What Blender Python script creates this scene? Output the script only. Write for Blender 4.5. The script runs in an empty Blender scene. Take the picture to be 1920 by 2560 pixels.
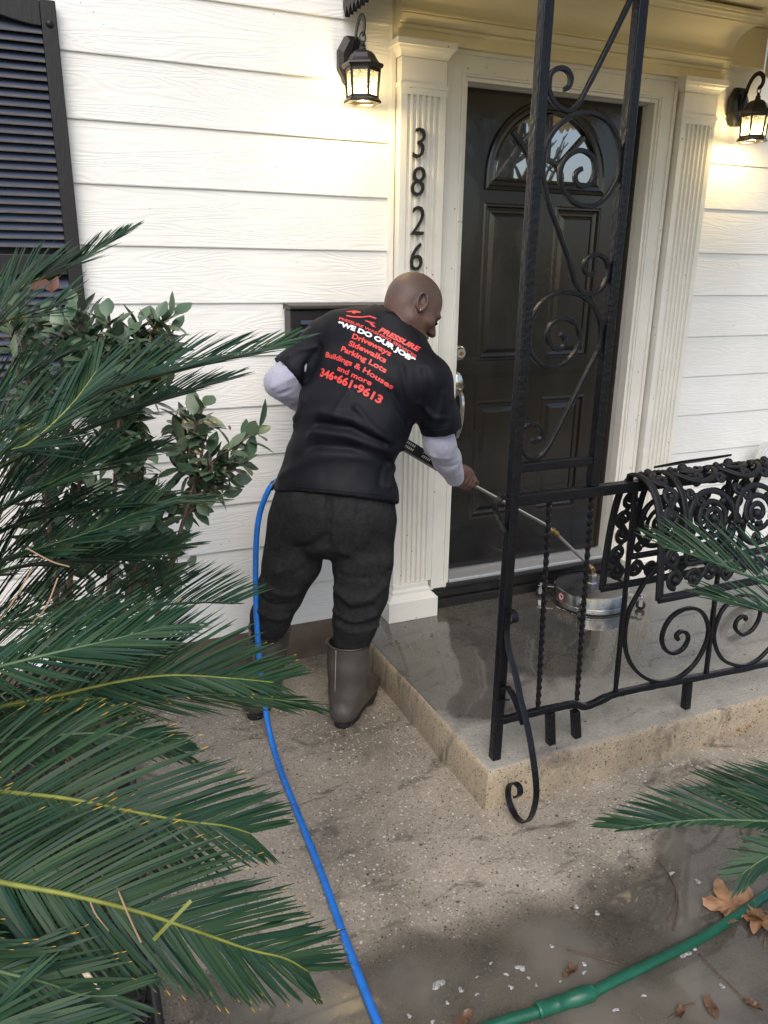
import bpy, bmesh, math, random
import numpy as np
from mathutils import Vector, Matrix, noise as mnoise
from mathutils.bvhtree import BVHTree
R_ = math.radians
random.seed(7)
SC = bpy.context.scene
COL = SC.collection

# ------------------------------------------------------------------ camera
CF = 1929.6                                   # focal length for a 1920x2560 frame
CC = Vector((-1.60875, -2.92916, 1.35310))
def _rot(r):
    t = np.linalg.norm(r); k = r / t
    K = np.array([[0, -k[2], k[1]], [k[2], 0, -k[0]], [-k[1], k[0], 0]])
    return np.eye(3) + np.sin(t) * K + (1 - np.cos(t)) * K @ K
CR = _rot(np.array([0.305789, -0.401566, -0.050087])) @ np.array([[1, 0, 0], [0, 0, -1], [0, 1, 0]], float)
cam_d = bpy.data.cameras.new('camera'); cam = bpy.data.objects.new('camera', cam_d); COL.objects.link(cam)
cam_d.sensor_fit = 'VERTICAL'; cam_d.sensor_height = 24; cam_d.lens = CF / 2560 * 24
cam_d.clip_start = 0.05; cam_d.clip_end = 500
M = Matrix.Identity(4)
for i in range(3):
    M[i][0] = CR[0][i]; M[i][1] = -CR[1][i]; M[i][2] = -CR[2][i]; M[i][3] = CC[i]
cam.matrix_world = M
SC.camera = cam
CAMR = Vector(CR[0]); CAMD = Vector(CR[1]); CAMF = Vector(CR[2])
PK = 1920 / 1659
def P(x, y, d):
    "measured point: photo position (1659 px wide) and distance d along the view axis"
    return CC + CAMR * ((x * PK - 960) / CF * d) + CAMD * ((y * PK - 1280) / CF * d) + CAMF * d
def PD(pt): return (Vector(pt) - CC).dot(CAMF)
def on_plane(x, y, o, n):
    r = P(x, y, 1.0) - CC
    return CC + r * ((Vector(o) - CC).dot(n) / r.dot(n))

# ------------------------------------------------------------------ world, sun, exposure
SUN_EL, SUN_AZ = 48, 205                      # azimuth of the sun, degrees clockwise from +Y
w = bpy.data.worlds.new('World'); SC.world = w; w.use_nodes = True
nt = w.node_tree; bg = nt.nodes['Background']
sky = nt.nodes.new('ShaderNodeTexSky'); sky.sky_type = 'NISHITA'; sky.sun_disc = False
sky.sun_elevation = R_(SUN_EL); sky.sun_rotation = R_(SUN_AZ)
sky.air_density = 1.0; sky.dust_density = 2.0; sky.ozone_density = 1.0
nt.links.new(sky.outputs[0], bg.inputs[0]); bg.inputs[1].default_value = 0.14
sd = bpy.data.lights.new('sun', 'SUN'); so = bpy.data.objects.new('sun', sd); COL.objects.link(so)
sd.energy = 1.45; sd.angle = R_(55); sd.color = (1.0, 0.935, 0.84)
az = R_(SUN_AZ); sv = Vector((math.sin(az) * math.cos(R_(SUN_EL)), math.cos(az) * math.cos(R_(SUN_EL)), math.sin(R_(SUN_EL))))
so.rotation_euler = sv.to_track_quat('Z', 'Y').to_euler()
vs = SC.view_settings; vs.view_transform = 'Standard'; vs.look = 'None'; vs.gamma = 1; vs.exposure = 0.66
vs.use_curve_mapping = False
SC.cycles.max_bounces = 8; SC.cycles.transparent_max_bounces = 12

GZ = -0.285        # walkway
PZ = -0.14         # porch floor

# ------------------------------------------------------------------ materials
def N(nt, t, **kw):
    n = nt.nodes.new(t)
    for k, v in kw.items():
        if k.startswith('_'): setattr(n, k[1:], v)
    return n
def mat(name, col, rough=0.6, metal=0.0, var=0.0, vscale=8.0, col2=None, bump=0.0, bscale=40.0, stretch=None,
        spec=0.5, coat=0.0, speck=None, rvar=0.0, sheen=0.0, detail=4):
    m = bpy.data.materials.new(name); m.use_nodes = True
    nt = m.node_tree; b = nt.nodes['Principled BSDF']; L = nt.links.new
    b.inputs['Roughness'].default_value = rough; b.inputs['Metallic'].default_value = metal
    b.inputs['Specular IOR Level'].default_value = spec
    b.inputs['Coat Weight'].default_value = coat
    if sheen: b.inputs['Sheen Weight'].default_value = sheen
    tc = N(nt, 'ShaderNodeTexCoord'); mp = N(nt, 'ShaderNodeMapping'); L(tc.outputs['Object'], mp.inputs[0])
    if stretch: mp.inputs['Scale'].default_value = stretch
    c4 = (*col, 1)
    out = None
    if var or col2:
        nz = N(nt, 'ShaderNodeTexNoise'); nz.inputs['Scale'].default_value = vscale; nz.inputs['Detail'].default_value = detail
        L(mp.outputs[0], nz.inputs['Vector'])
        rp = N(nt, 'ShaderNodeValToRGB'); L(nz.outputs[0], rp.inputs[0])
        c2 = col2 or tuple(c * (1 - var) for c in col)
        rp.color_ramp.elements[0].position = 0.35; rp.color_ramp.elements[1].position = 0.65
        rp.color_ramp.elements[0].color = (*c2, 1); rp.color_ramp.elements[1].color = c4
        out = rp.outputs[0]
        if rvar:
            mr = N(nt, 'ShaderNodeMapRange'); L(nz.outputs[0], mr.inputs[0]); mr.inputs[1].default_value = .3; mr.inputs[2].default_value = .7
            mr.inputs[3].default_value = max(0.02, rough - rvar); mr.inputs[4].default_value = rough + rvar; L(mr.outputs[0], b.inputs['Roughness'])
    if speck:
        vo = N(nt, 'ShaderNodeTexVoronoi'); vo.inputs['Scale'].default_value = speck[0]; L(tc.outputs['Object'], vo.inputs['Vector'])
        cr = N(nt, 'ShaderNodeValToRGB'); L(vo.outputs['Distance'], cr.inputs[0])
        cr.color_ramp.elements[0].position = speck[1]; cr.color_ramp.elements[1].position = speck[1] + .04
        cr.color_ramp.elements[0].color = (1, 1, 1, 1); cr.color_ramp.elements[1].color = (0, 0, 0, 1)
        mx = N(nt, 'ShaderNodeMix', _data_type='RGBA'); L(cr.outputs[0], mx.inputs[0])
        if out: L(out, mx.inputs[6])
        else: mx.inputs[6].default_value = c4
        mx.inputs[7].default_value = (*speck[2], 1); out = mx.outputs[2]
    if out: L(out, b.inputs['Base Color'])
    else: b.inputs['Base Color'].default_value = c4
    if bump:
        n2 = N(nt, 'ShaderNodeTexNoise'); n2.inputs['Scale'].default_value = bscale; n2.inputs['Detail'].default_value = 5
        L(mp.outputs[0], n2.inputs['Vector'])
        bp = N(nt, 'ShaderNodeBump'); bp.inputs['Strength'].default_value = bump; bp.inputs['Distance'].default_value = 0.01
        L(n2.outputs[0], bp.inputs['Height']); L(bp.outputs[0], b.inputs['Normal'])
    return m

def mat_siding():
    m = bpy.data.materials.new('painted_siding'); m.use_nodes = True
    nt = m.node_tree; b = nt.nodes['Principled BSDF']; L = nt.links.new
    tc = N(nt, 'ShaderNodeTexCoord'); sx = N(nt, 'ShaderNodeSeparateXYZ'); L(tc.outputs['Object'], sx.inputs[0])
    # every board is offset along its length so that the wood grain does not repeat
    fl = N(nt, 'ShaderNodeMath', _operation='DIVIDE'); L(sx.outputs[2], fl.inputs[0]); fl.inputs[1].default_value = 0.19274
    f2 = N(nt, 'ShaderNodeMath', _operation='ADD'); L(fl.outputs[0], f2.inputs[0]); f2.inputs[1].default_value = 0.678
    fr = N(nt, 'ShaderNodeMath', _operation='FLOOR'); L(f2.outputs[0], fr.inputs[0])
    mu = N(nt, 'ShaderNodeMath', _operation='MULTIPLY_ADD'); L(fr.outputs[0], mu.inputs[0]); mu.inputs[1].default_value = 3.71; L(sx.outputs[0], mu.inputs[2])
    cb = N(nt, 'ShaderNodeCombineXYZ'); L(mu.outputs[0], cb.inputs[0]); L(fr.outputs[0], cb.inputs[1]); L(sx.outputs[2], cb.inputs[2])
    mp = N(nt, 'ShaderNodeMapping'); mp.inputs['Scale'].default_value = (1.1, 1, 9.0); L(cb.outputs[0], mp.inputs[0])
    nz = N(nt, 'ShaderNodeTexNoise'); nz.inputs['Scale'].default_value = 1.6; nz.inputs['Detail'].default_value = 1.5; nz.inputs['Distortion'].default_value = 0.6
    L(mp.outputs[0], nz.inputs['Vector'])
    k = N(nt, 'ShaderNodeMath', _operation='MULTIPLY'); L(nz.outputs[0], k.inputs[0]); k.inputs[1].default_value = 85
    sn = N(nt, 'ShaderNodeMath', _operation='SINE'); L(k.outputs[0], sn.inputs[0])
    mp2 = N(nt, 'ShaderNodeMapping'); mp2.inputs['Scale'].default_value = (6, 1, 140); L(cb.outputs[0], mp2.inputs[0])
    n2 = N(nt, 'ShaderNodeTexNoise'); n2.inputs['Scale'].default_value = 1; n2.inputs['Detail'].default_value = 3; L(mp2.outputs[0], n2.inputs['Vector'])
    ad = N(nt, 'ShaderNodeMath', _operation='MULTIPLY_ADD'); L(sn.outputs[0], ad.inputs[0]); ad.inputs[1].default_value = .28; L(n2.outputs[0], ad.inputs[2])
    bp = N(nt, 'ShaderNodeBump'); bp.inputs['Strength'].default_value = 0.27; bp.inputs['Distance'].default_value = 0.004
    L(ad.outputs[0], bp.inputs['Height']); L(bp.outputs[0], b.inputs['Normal'])
    n3 = N(nt, 'ShaderNodeTexNoise'); n3.inputs['Scale'].default_value = 2.2; n3.inputs['Detail'].default_value = 5; L(tc.outputs['Object'], n3.inputs['Vector'])
    rp = N(nt, 'ShaderNodeValToRGB'); L(n3.outputs[0], rp.inputs[0])
    rp.color_ramp.elements[0].position = .3; rp.color_ramp.elements[1].position = .6
    rp.color_ramp.elements[0].color = (.76, .745, .70, 1); rp.color_ramp.elements[1].color = (.83, .82, .785, 1)
    # sparse dark specks of dirt
    vo = N(nt, 'ShaderNodeTexVoronoi'); vo.inputs['Scale'].default_value = 26; vo.inputs['Randomness'].default_value = 1; L(tc.outputs['Object'], vo.inputs['Vector'])
    cr = N(nt, 'ShaderNodeValToRGB'); L(vo.outputs['Distance'], cr.inputs[0]); cr.color_ramp.elements[0].position = .035; cr.color_ramp.elements[1].position = .06
    cr.color_ramp.elements[0].color = (1, 1, 1, 1); cr.color_ramp.elements[1].color = (0, 0, 0, 1)
    n4 = N(nt, 'ShaderNodeTexNoise'); n4.inputs['Scale'].default_value = 5; L(tc.outputs['Object'], n4.inputs['Vector'])
    gt = N(nt, 'ShaderNodeMath', _operation='GREATER_THAN'); L(n4.outputs[0], gt.inputs[0]); gt.inputs[1].default_value = .55
    mm = N(nt, 'ShaderNodeMath', _operation='MULTIPLY'); L(cr.outputs[0], mm.inputs[0]); L(gt.outputs[0], mm.inputs[1])
    mx = N(nt, 'ShaderNodeMix', _data_type='RGBA'); L(mm.outputs[0], mx.inputs[0]); L(rp.outputs[0], mx.inputs[6]); mx.inputs[7].default_value = (.18, .15, .11, 1)
    L(mx.outputs[2], b.inputs['Base Color']); b.inputs['Roughness'].default_value = .5
    return m

WALK_CHIPS = ((80, .15, (.58, .54, .47), .55), (120, .16, (.06, .05, .04), .52), (42, .11, (.38, .28, .19), .6), (110, .17, (.50, .47, .41), .5))
EDGE_CHIPS = ((70, .15, (.30, .19, .11), .5), (120, .16, (.09, .065, .045), .45), (40, .10, (.36, .22, .12), .6))
def mat_ground(name, base, dark, wet_amt, agg=True, porch=False, chips=WALK_CHIPS):
    m = bpy.data.materials.new(name); m.use_nodes = True
    nt = m.node_tree; b = nt.nodes['Principled BSDF']; L = nt.links.new
    tc = N(nt, 'ShaderNodeTexCoord'); V = tc.outputs['Object']
    n1 = N(nt, 'ShaderNodeTexNoise'); n1.inputs['Scale'].default_value = 2.3; n1.inputs['Detail'].default_value = 8; n1.inputs['Roughness'].default_value = .62; L(V, n1.inputs['Vector'])
    rp = N(nt, 'ShaderNodeValToRGB'); L(n1.outputs[0], rp.inputs[0]); rp.color_ramp.elements[0].position = .36; rp.color_ramp.elements[1].position = .62
    rp.color_ramp.elements[0].color = (*dark, 1); rp.color_ramp.elements[1].color = (*base, 1)
    n2 = N(nt, 'ShaderNodeTexNoise'); n2.inputs['Scale'].default_value = 120; n2.inputs['Detail'].default_value = 4; L(V, n2.inputs['Vector'])
    mr = N(nt, 'ShaderNodeMapRange'); L(n2.outputs[0], mr.inputs[0]); mr.inputs[1].default_value = .25; mr.inputs[2].default_value = .75; mr.inputs[3].default_value = .72; mr.inputs[4].default_value = 1.2
    mul = N(nt, 'ShaderNodeMix', _data_type='RGBA', _blend_type='MULTIPLY'); mul.inputs[0].default_value = 1; L(rp.outputs[0], mul.inputs[6]); L(mr.outputs[0], mul.inputs[7])
    out = mul.outputs[2]; hgt = n2.outputs[0]
    if agg:
        for sc, th, lo, hi in chips:
            mpv = N(nt, 'ShaderNodeMapping'); mpv.inputs['Location'].default_value = (sc * .13, sc * .37, 0); mpv.inputs['Rotation'].default_value = (0, 0, sc); L(V, mpv.inputs[0])
            nd = N(nt, 'ShaderNodeTexNoise'); nd.inputs['Scale'].default_value = 60; L(V, nd.inputs['Vector'])
            mv = N(nt, 'ShaderNodeMix', _data_type='VECTOR'); mv.inputs[0].default_value = .012; L(mpv.outputs[0], mv.inputs[4]); L(nd.outputs['Color'], mv.inputs[5])
            vo = N(nt, 'ShaderNodeTexVoronoi'); vo.inputs['Scale'].default_value = sc; L(mv.outputs[1], vo.inputs['Vector'])
            sp = N(nt, 'ShaderNodeSeparateColor'); L(vo.outputs['Color'], sp.inputs[0])
            pick = N(nt, 'ShaderNodeMath', _operation='GREATER_THAN'); L(sp.outputs[0], pick.inputs[0]); pick.inputs[1].default_value = hi
            size = N(nt, 'ShaderNodeMath', _operation='MULTIPLY_ADD'); L(sp.outputs[1], size.inputs[0]); size.inputs[1].default_value = th * 1.6; size.inputs[2].default_value = th * .5
            lt = N(nt, 'ShaderNodeMath', _operation='LESS_THAN'); L(vo.outputs['Distance'], lt.inputs[0]); L(size.outputs[0], lt.inputs[1])
            mk = N(nt, 'ShaderNodeMath', _operation='MULTIPLY'); L(pick.outputs[0], mk.inputs[0]); L(lt.outputs[0], mk.inputs[1])
            cm = N(nt, 'ShaderNodeMix', _data_type='RGBA', _blend_type='MULTIPLY'); cm.inputs[0].default_value = .6; cm.inputs[6].default_value = (*lo, 1); L(sp.outputs[2], cm.inputs[7])
            mx = N(nt, 'ShaderNodeMix', _data_type='RGBA'); L(mk.outputs[0], mx.inputs[0]); L(out, mx.inputs[6]); L(cm.outputs[2], mx.inputs[7]); out = mx.outputs[2]
    # long dark streaks of dirt carried by the water
    mp = N(nt, 'ShaderNodeMapping'); mp.inputs['Scale'].default_value = (2.6, 5.2, 1); mp.inputs['Rotation'].default_value = (0, 0, -.25); L(V, mp.inputs[0])
    n3 = N(nt, 'ShaderNodeTexNoise'); n3.inputs['Scale'].default_value = 2.6; n3.inputs['Detail'].default_value = 9; n3.inputs['Roughness'].default_value = .68; n3.inputs['Distortion'].default_value = .7; L(mp.outputs[0], n3.inputs['Vector'])
    r3 = N(nt, 'ShaderNodeMapRange'); L(n3.outputs[0], r3.inputs[0]); r3.inputs[1].default_value = .54; r3.inputs[2].default_value = .66; r3.inputs[3].default_value = 0; r3.inputs[4].default_value = .85 if not porch else .45
    mx = N(nt, 'ShaderNodeMix', _data_type='RGBA'); L(r3.outputs[0], mx.inputs[0]); L(out, mx.inputs[6]); mx.inputs[7].default_value = (*[c * .42 for c in dark], 1); out = mx.outputs[2]
    L(out, b.inputs['Base Color'])
    n5 = N(nt, 'ShaderNodeTexNoise'); n5.inputs['Scale'].default_value = 1.5; n5.inputs['Detail'].default_value = 5; L(V, n5.inputs['Vector'])
    rr = N(nt, 'ShaderNodeMapRange'); L(n5.outputs[0], rr.inputs[0]); rr.inputs[1].default_value = .35; rr.inputs[2].default_value = .65
    rr.inputs[3].default_value = wet_amt[0]; rr.inputs[4].default_value = wet_amt[1]; L(rr.outputs[0], b.inputs['Roughness'])
    if porch:
        # water stands on the back of the slab: darker and glossy with an irregular edge; the front strip has dried
        sy = N(nt, 'ShaderNodeSeparateXYZ'); L(V, sy.inputs[0])
        nw = N(nt, 'ShaderNodeTexNoise'); nw.inputs['Scale'].default_value = 3.2; nw.inputs['Detail'].default_value = 6; L(V, nw.inputs['Vector'])
        wa = N(nt, 'ShaderNodeMath', _operation='MULTIPLY_ADD'); L(nw.outputs[0], wa.inputs[0]); wa.inputs[1].default_value = .75; L(sy.outputs[1], wa.inputs[2])
        wm = N(nt, 'ShaderNodeMapRange'); L(wa.outputs[0], wm.inputs[0]); wm.inputs[1].default_value = -.52; wm.inputs[2].default_value = -.42; wm.inputs[3].default_value = 0; wm.inputs[4].default_value = 1
        dk = N(nt, 'ShaderNodeMix', _data_type='RGBA', _blend_type='MULTIPLY'); L(wm.outputs[0], dk.inputs[0]); L(out, dk.inputs[6]); dk.inputs[7].default_value = (.38, .37, .35, 1); L(dk.outputs[2], b.inputs['Base Color'])
        mrw = N(nt, 'ShaderNodeMix', _data_type='FLOAT'); L(wm.outputs[0], mrw.inputs[0]); mrw.inputs[2].default_value = .5; L(rr.outputs[0], mrw.inputs[3]); L(mrw.outputs[0], b.inputs['Roughness'])
        rr.inputs[3].default_value = .03; rr.inputs[4].default_value = .16
        L(wm.outputs[0], b.inputs['Coat Weight']); b.inputs['Coat Roughness'].default_value = .03; b.inputs['Coat IOR'].default_value = 1.5
    bp = N(nt, 'ShaderNodeBump'); bp.inputs['Strength'].default_value = .35 if agg else .03; bp.inputs['Distance'].default_value = .006
    L(hgt, bp.inputs['Height']); L(bp.outputs[0], b.inputs['Normal'])
    return m

def mat_leaf(name, c1, c2, tip, tipstart, rough=.38, spec=.45):
    "u = along the leaf, v = a random number of the leaf"
    m = bpy.data.materials.new(name); m.use_nodes = True
    nt = m.node_tree; b = nt.nodes['Principled BSDF']; L = nt.links.new
    uv = N(nt, 'ShaderNodeUVMap'); sx = N(nt, 'ShaderNodeSeparateXYZ'); L(uv.outputs[0], sx.inputs[0])
    mx = N(nt, 'ShaderNodeMix', _data_type='RGBA'); L(sx.outputs[1], mx.inputs[0]); mx.inputs[6].default_value = (*c1, 1); mx.inputs[7].default_value = (*c2, 1)
    sh = N(nt, 'ShaderNodeMath', _operation='MULTIPLY_ADD'); L(sx.outputs[1], sh.inputs[0]); sh.inputs[1].default_value = .12; sh.inputs[2].default_value = tipstart - .06
    gt = N(nt, 'ShaderNodeMapRange'); L(sx.outputs[0], gt.inputs[0]); L(sh.outputs[0], gt.inputs[1]); ad = N(nt, 'ShaderNodeMath', _operation='ADD'); L(sh.outputs[0], ad.inputs[0]); ad.inputs[1].default_value = .05; L(ad.outputs[0], gt.inputs[2])
    m2 = N(nt, 'ShaderNodeMix', _data_type='RGBA'); pk = N(nt, 'ShaderNodeMath', _operation='GREATER_THAN'); L(sx.outputs[1], pk.inputs[0]); pk.inputs[1].default_value = .40; pm = N(nt, 'ShaderNodeMath', _operation='MULTIPLY'); L(pk.outputs[0], pm.inputs[0]); L(gt.outputs[0], pm.inputs[1]); L(pm.outputs[0], m2.inputs[0]); L(mx.outputs[2], m2.inputs[6]); m2.inputs[7].default_value = (*tip, 1)
    L(m2.outputs[2], b.inputs['Base Color']); b.inputs['Roughness'].default_value = rough
    b.inputs['Specular IOR Level'].default_value = spec
    return m

MT = {}
MT['siding'] = mat_siding()
MT['trim'] = mat('white_trim_paint', (.81, .78, .70), .42, var=.07, vscale=7, bump=.12, bscale=30, speck=(18, .035, (.2, .17, .13)))
MT['ceiling_glow'] = mat('cream_paint_lamp_glow', (.81, .71, .46), .55, var=.06, vscale=3, bump=.05)  # cream paint; warm lantern glow over the door is put into its yellow
MT['door'] = mat('black_door_paint', (.015, .0118, .0094), .19, var=.35, vscale=6, stretch=(1, 1, .35), bump=.06, bscale=130, coat=.25, rvar=.07)
MT['rubber_black'] = mat('black_rubber', (.0075, .008, .010), .55, bump=.15, bscale=160, spec=.25)
MT['iron'] = mat('black_iron_paint', (.0065, .007, .0095), .30, bump=.30, bscale=70, var=.3, vscale=30, spec=.3)
MT['lantern'] = mat('bronze_black_metal', (.012, .011, .011), .38, metal=.2, bump=.1, bscale=120)
MT['shutter'] = mat('black_shutter_paint', (.020, .018, .018), .42, bump=.18, bscale=22, stretch=(6, 1, 1), spec=.3)
MT['louvre'] = mat('sky_tinted_louvre', (.060, .075, .115), .45, bump=.1, bscale=60)  # blue-grey sky reflection on the slats is put into this colour
MT['louvre_edge'] = mat('worn_brown_louvre_edge', (.17, .115, .065), .6, var=.4, vscale=20)
MT['steel'] = mat('brushed_steel', (.62, .60, .57), .24, metal=1, var=.35, vscale=14, bump=.05, bscale=50, rvar=.1)
MT['deck_dark'] = mat('wet_grey_steel', (.22, .22, .23), .3, metal=.85, var=.4, vscale=9, rvar=.1)
MT['nickel'] = mat('satin_nickel', (.66, .64, .60), .22, metal=1)
MT['brass'] = mat('brass', (.42, .28, .11), .34, metal=1, var=.3, vscale=40)
MT['alu'] = mat('threshold_aluminium', (.50, .50, .49), .38, metal=.35, var=.25, vscale=20, bump=.25, bscale=14, stretch=(.15, 22, 22))
MT['oldpaint'] = mat('worn_black_board', (.022, .020, .018), .38, var=.5, vscale=20, bump=.3, bscale=30, stretch=(.4, 1, 1), speck=(30, .05, (.25, .2, .13)))
MT['mortar'] = mat('foundation_concrete', (.16, .12, .09), .8, var=.45, vscale=6, bump=.3)
MT['walk'] = mat_ground('exposed_aggregate_concrete', (.345, .300, .238), (.185, .160, .126), (.26, .58))
MT['porch'] = mat_ground('wet_porch_concrete', (.30, .285, .25), (.17, .165, .15), (.02, .26), agg=False, porch=True)
MT['porchside'] = mat_ground('slab_edge_concrete', (.375, .305, .21), (.20, .165, .12), (.6, .85), agg=True, chips=EDGE_CHIPS)
MT['skin'] = mat('dark_brown_skin', (.120, .064, .046), .52, var=.26, vscale=16, bump=.16, bscale=190, spec=.45)
def add_scalp(m):
    nt = m.node_tree; b = nt.nodes['Principled BSDF']; L = nt.links.new; src = b.inputs['Base Color'].links[0].from_socket
    at = N(nt, 'ShaderNodeAttribute'); at.attribute_name = 'scalp'; tc = N(nt, 'ShaderNodeTexCoord')
    nz = N(nt, 'ShaderNodeTexNoise'); nz.inputs['Scale'].default_value = 420; L(tc.outputs['Object'], nz.inputs['Vector'])
    mr = N(nt, 'ShaderNodeMapRange'); L(nz.outputs[0], mr.inputs[0]); mr.inputs[1].default_value = .35; mr.inputs[2].default_value = .65; mr.inputs[3].default_value = .35; mr.inputs[4].default_value = 1
    mu = N(nt, 'ShaderNodeMath', _operation='MULTIPLY'); L(at.outputs['Fac'], mu.inputs[0]); L(mr.outputs[0], mu.inputs[1])
    mx = N(nt, 'ShaderNodeMix', _data_type='RGBA'); L(mu.outputs[0], mx.inputs[0]); L(src, mx.inputs[6]); mx.inputs[7].default_value = (.074, .052, .046, 1); L(mx.outputs[2], b.inputs['Base Color'])
add_scalp(MT['skin'])
MT['shirt'] = mat('black_jersey', (.0055, .006, .0095), .58, bump=.1, bscale=260, spec=.18)
MT['under'] = mat('lavender_knit', (.36, .355, .45), .8, var=.12, vscale=12, bump=.25, bscale=60, sheen=.3)
MT['trouser'] = mat('charcoal_fleece', (.024, .0245, .026), .92, col2=(.016, .016, .017), vscale=60, bump=.5, bscale=180, spec=.15)
MT['boot'] = mat('brown_rubber_boot', (.062, .052, .046), .34, var=.25, vscale=8, bump=.12, bscale=25)
MT['seamline'] = mat('pale_boot_seam', (.30, .26, .22), .5)
MT['sole'] = mat('black_boot_sole', (.012, .012, .012), .7, bump=.6, bscale=60, speck=(60, .1, (.3, .26, .2)))
MT['red'] = mat('red_shirt_print', (.68, .055, .05), .5)
MT['white'] = mat('white_shirt_print', (.85, .85, .86), .5)
MT['bluehose'] = mat('blue_hose_rubber', (.008, .17, .62), .38, var=.25, vscale=25, bump=.12, bscale=60, speck=(45, .07, (.02, .06, .2)))
MT['greenhose'] = mat('green_hose_rubber', (.010, .105, .060), .35, var=.35, vscale=14, bump=.12, bscale=50)
MT['striped'] = mat('grey_hose', (.55, .55, .53), .5)
MT['frond'] = mat_leaf('cycad_leaflet', (.010, .038, .025), (.030, .064, .024), (.50, .30, .05), 1.02, .46, .22)
MT['frond_tip'] = mat_leaf('cycad_leaflet_yellow_tips', (.010, .036, .022), (.028, .060, .021), (.66, .33, .03), .935, .46, .22)
MT['rachis'] = mat('yellow_green_rachis', (.22, .24, .035), .5, var=.35, vscale=30)
MT['rachis_dark'] = mat('green_rachis', (.08, .14, .05), .5, var=.3, vscale=30)
MT['shrubleaf'] = mat_leaf('glossy_shrub_leaf', (.058, .108, .060), (.125, .170, .100), (.09, .12, .05), 1.05, .26)
MT['redleaf'] = mat('young_red_leaf', (.26, .11, .085), .4, var=.3)
MT['twig'] = mat('brown_twig', (.14, .085, .06), .75, var=.4, vscale=30, bump=.3)
MT['bark'] = mat('bare_bark', (.30, .25, .20), .9, var=.4, vscale=6, bump=.5)
MT['mulch'] = mat('dark_mulch', (.016, .014, .013), .85, var=.6, vscale=40, bump=.8, bscale=50)
MT['chip'] = mat('dark_bark_chip', (.022, .018, .016), .75, var=.5, vscale=15)
MT['edging'] = mat('black_plastic_edging', (.014, .014, .016), .4, bump=.15)
MT['dryleaf'] = mat('dry_tan_leaf', (.40, .215, .105), .6, var=.5, vscale=26, bump=.4, bscale=50)
MT['dryneedle'] = mat('dry_pine_needle', (.36, .235, .13), .7, var=.3)
MT['brownleaf'] = mat('wet_brown_leaf', (.17, .09, .05), .35, var=.5, vscale=20, bump=.3)
MT['foam'] = mat('soap_foam', (.36, .36, .35), .45, speck=(230, .40, (.16, .15, .14)), bump=.4, bscale=150)
MT['pebble_w'] = mat('pale_pebble', (.44, .41, .355), .5, var=.5, vscale=45, detail=1)
MT['pebble_d'] = mat('dark_pebble', (.13, .085, .06), .45, var=.6, vscale=45, detail=1)
MT['lawn'] = mat('dry_lawn', (.19, .17, .075), .95, var=.45, vscale=1.2, bump=.5)
MT['driveway'] = mat('pale_drive', (.34, .31, .27), .85, var=.2, vscale=2)
MT['pipe'] = mat('galvanised_pipe', (.55, .50, .44), .36, metal=.9, var=.3, vscale=30)
MT['gunplastic'] = mat('black_gun_plastic', (.012, .012, .013), .4, bump=.1)
MT['wheel'] = mat('caster_tyre', (.015, .015, .016), .5)
MT['decal'] = mat('white_sticker', (.75, .74, .72), .4)
MT['decalred'] = mat('red_sticker_ring', (.5, .03, .03), .4)
MT['paleleaf'] = mat('dead_white_leaflet', (.66, .56, .40), .6)

def mat_glass(name, rough=.0, tint=(.9, .9, .88)):
    m = bpy.data.materials.new(name); m.use_nodes = True
    nt = m.node_tree; L = nt.links.new; nt.nodes.remove(nt.nodes['Principled BSDF']); out = nt.nodes['Material Output']
    tr = N(nt, 'ShaderNodeBsdfTransparent'); tr.inputs[0].default_value = (*tint, 1)
    tl = N(nt, 'ShaderNodeBsdfTranslucent'); tl.inputs[0].default_value = (.85, .8, .68, 1)
    gl = N(nt, 'ShaderNodeBsdfGlossy'); gl.inputs['Roughness'].default_value = .12
    tc = N(nt, 'ShaderNodeTexCoord'); nz = N(nt, 'ShaderNodeTexVoronoi'); nz.inputs['Scale'].default_value = 230; L(tc.outputs['Object'], nz.inputs['Vector'])
    mr = N(nt, 'ShaderNodeMapRange'); L(nz.outputs[0], mr.inputs[0]); mr.inputs[1].default_value = .15; mr.inputs[2].default_value = .5; mr.inputs[3].default_value = .25; mr.inputs[4].default_value = .85
    a = N(nt, 'ShaderNodeMixShader'); L(mr.outputs[0], a.inputs[0]); L(tl.outputs[0], a.inputs[1]); L(tr.outputs[0], a.inputs[2])
    c = N(nt, 'ShaderNodeMixShader'); c.inputs[0].default_value = .08; L(a.outputs[0], c.inputs[1]); L(gl.outputs[0], c.inputs[2]); L(c.outputs[0], out.inputs[0])
    return m
MT['seeded'] = mat_glass('seeded_lamp_glass')
def mat_mirror():
    m = mat('dark_window_glass', (.012, .013, .014), .015, spec=1.0, coat=1.0)
    b = m.node_tree.nodes['Principled BSDF']; b.inputs['IOR'].default_value = 2.3; b.inputs['Coat Roughness'].default_value = .01
    return m
MT['glass'] = mat_mirror()
def mat_emit(name, col, s):
    m = bpy.data.materials.new(name); m.use_nodes = True
    b = m.node_tree.nodes['Principled BSDF']; b.inputs['Emission Color'].default_value = (*col, 1); b.inputs['Emission Strength'].default_value = s
    b.inputs['Base Color'].default_value = (*col, 1)
    return m
MT['bulb'] = mat_emit('lit_bulb', (1, .80, .45), 22)
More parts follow.
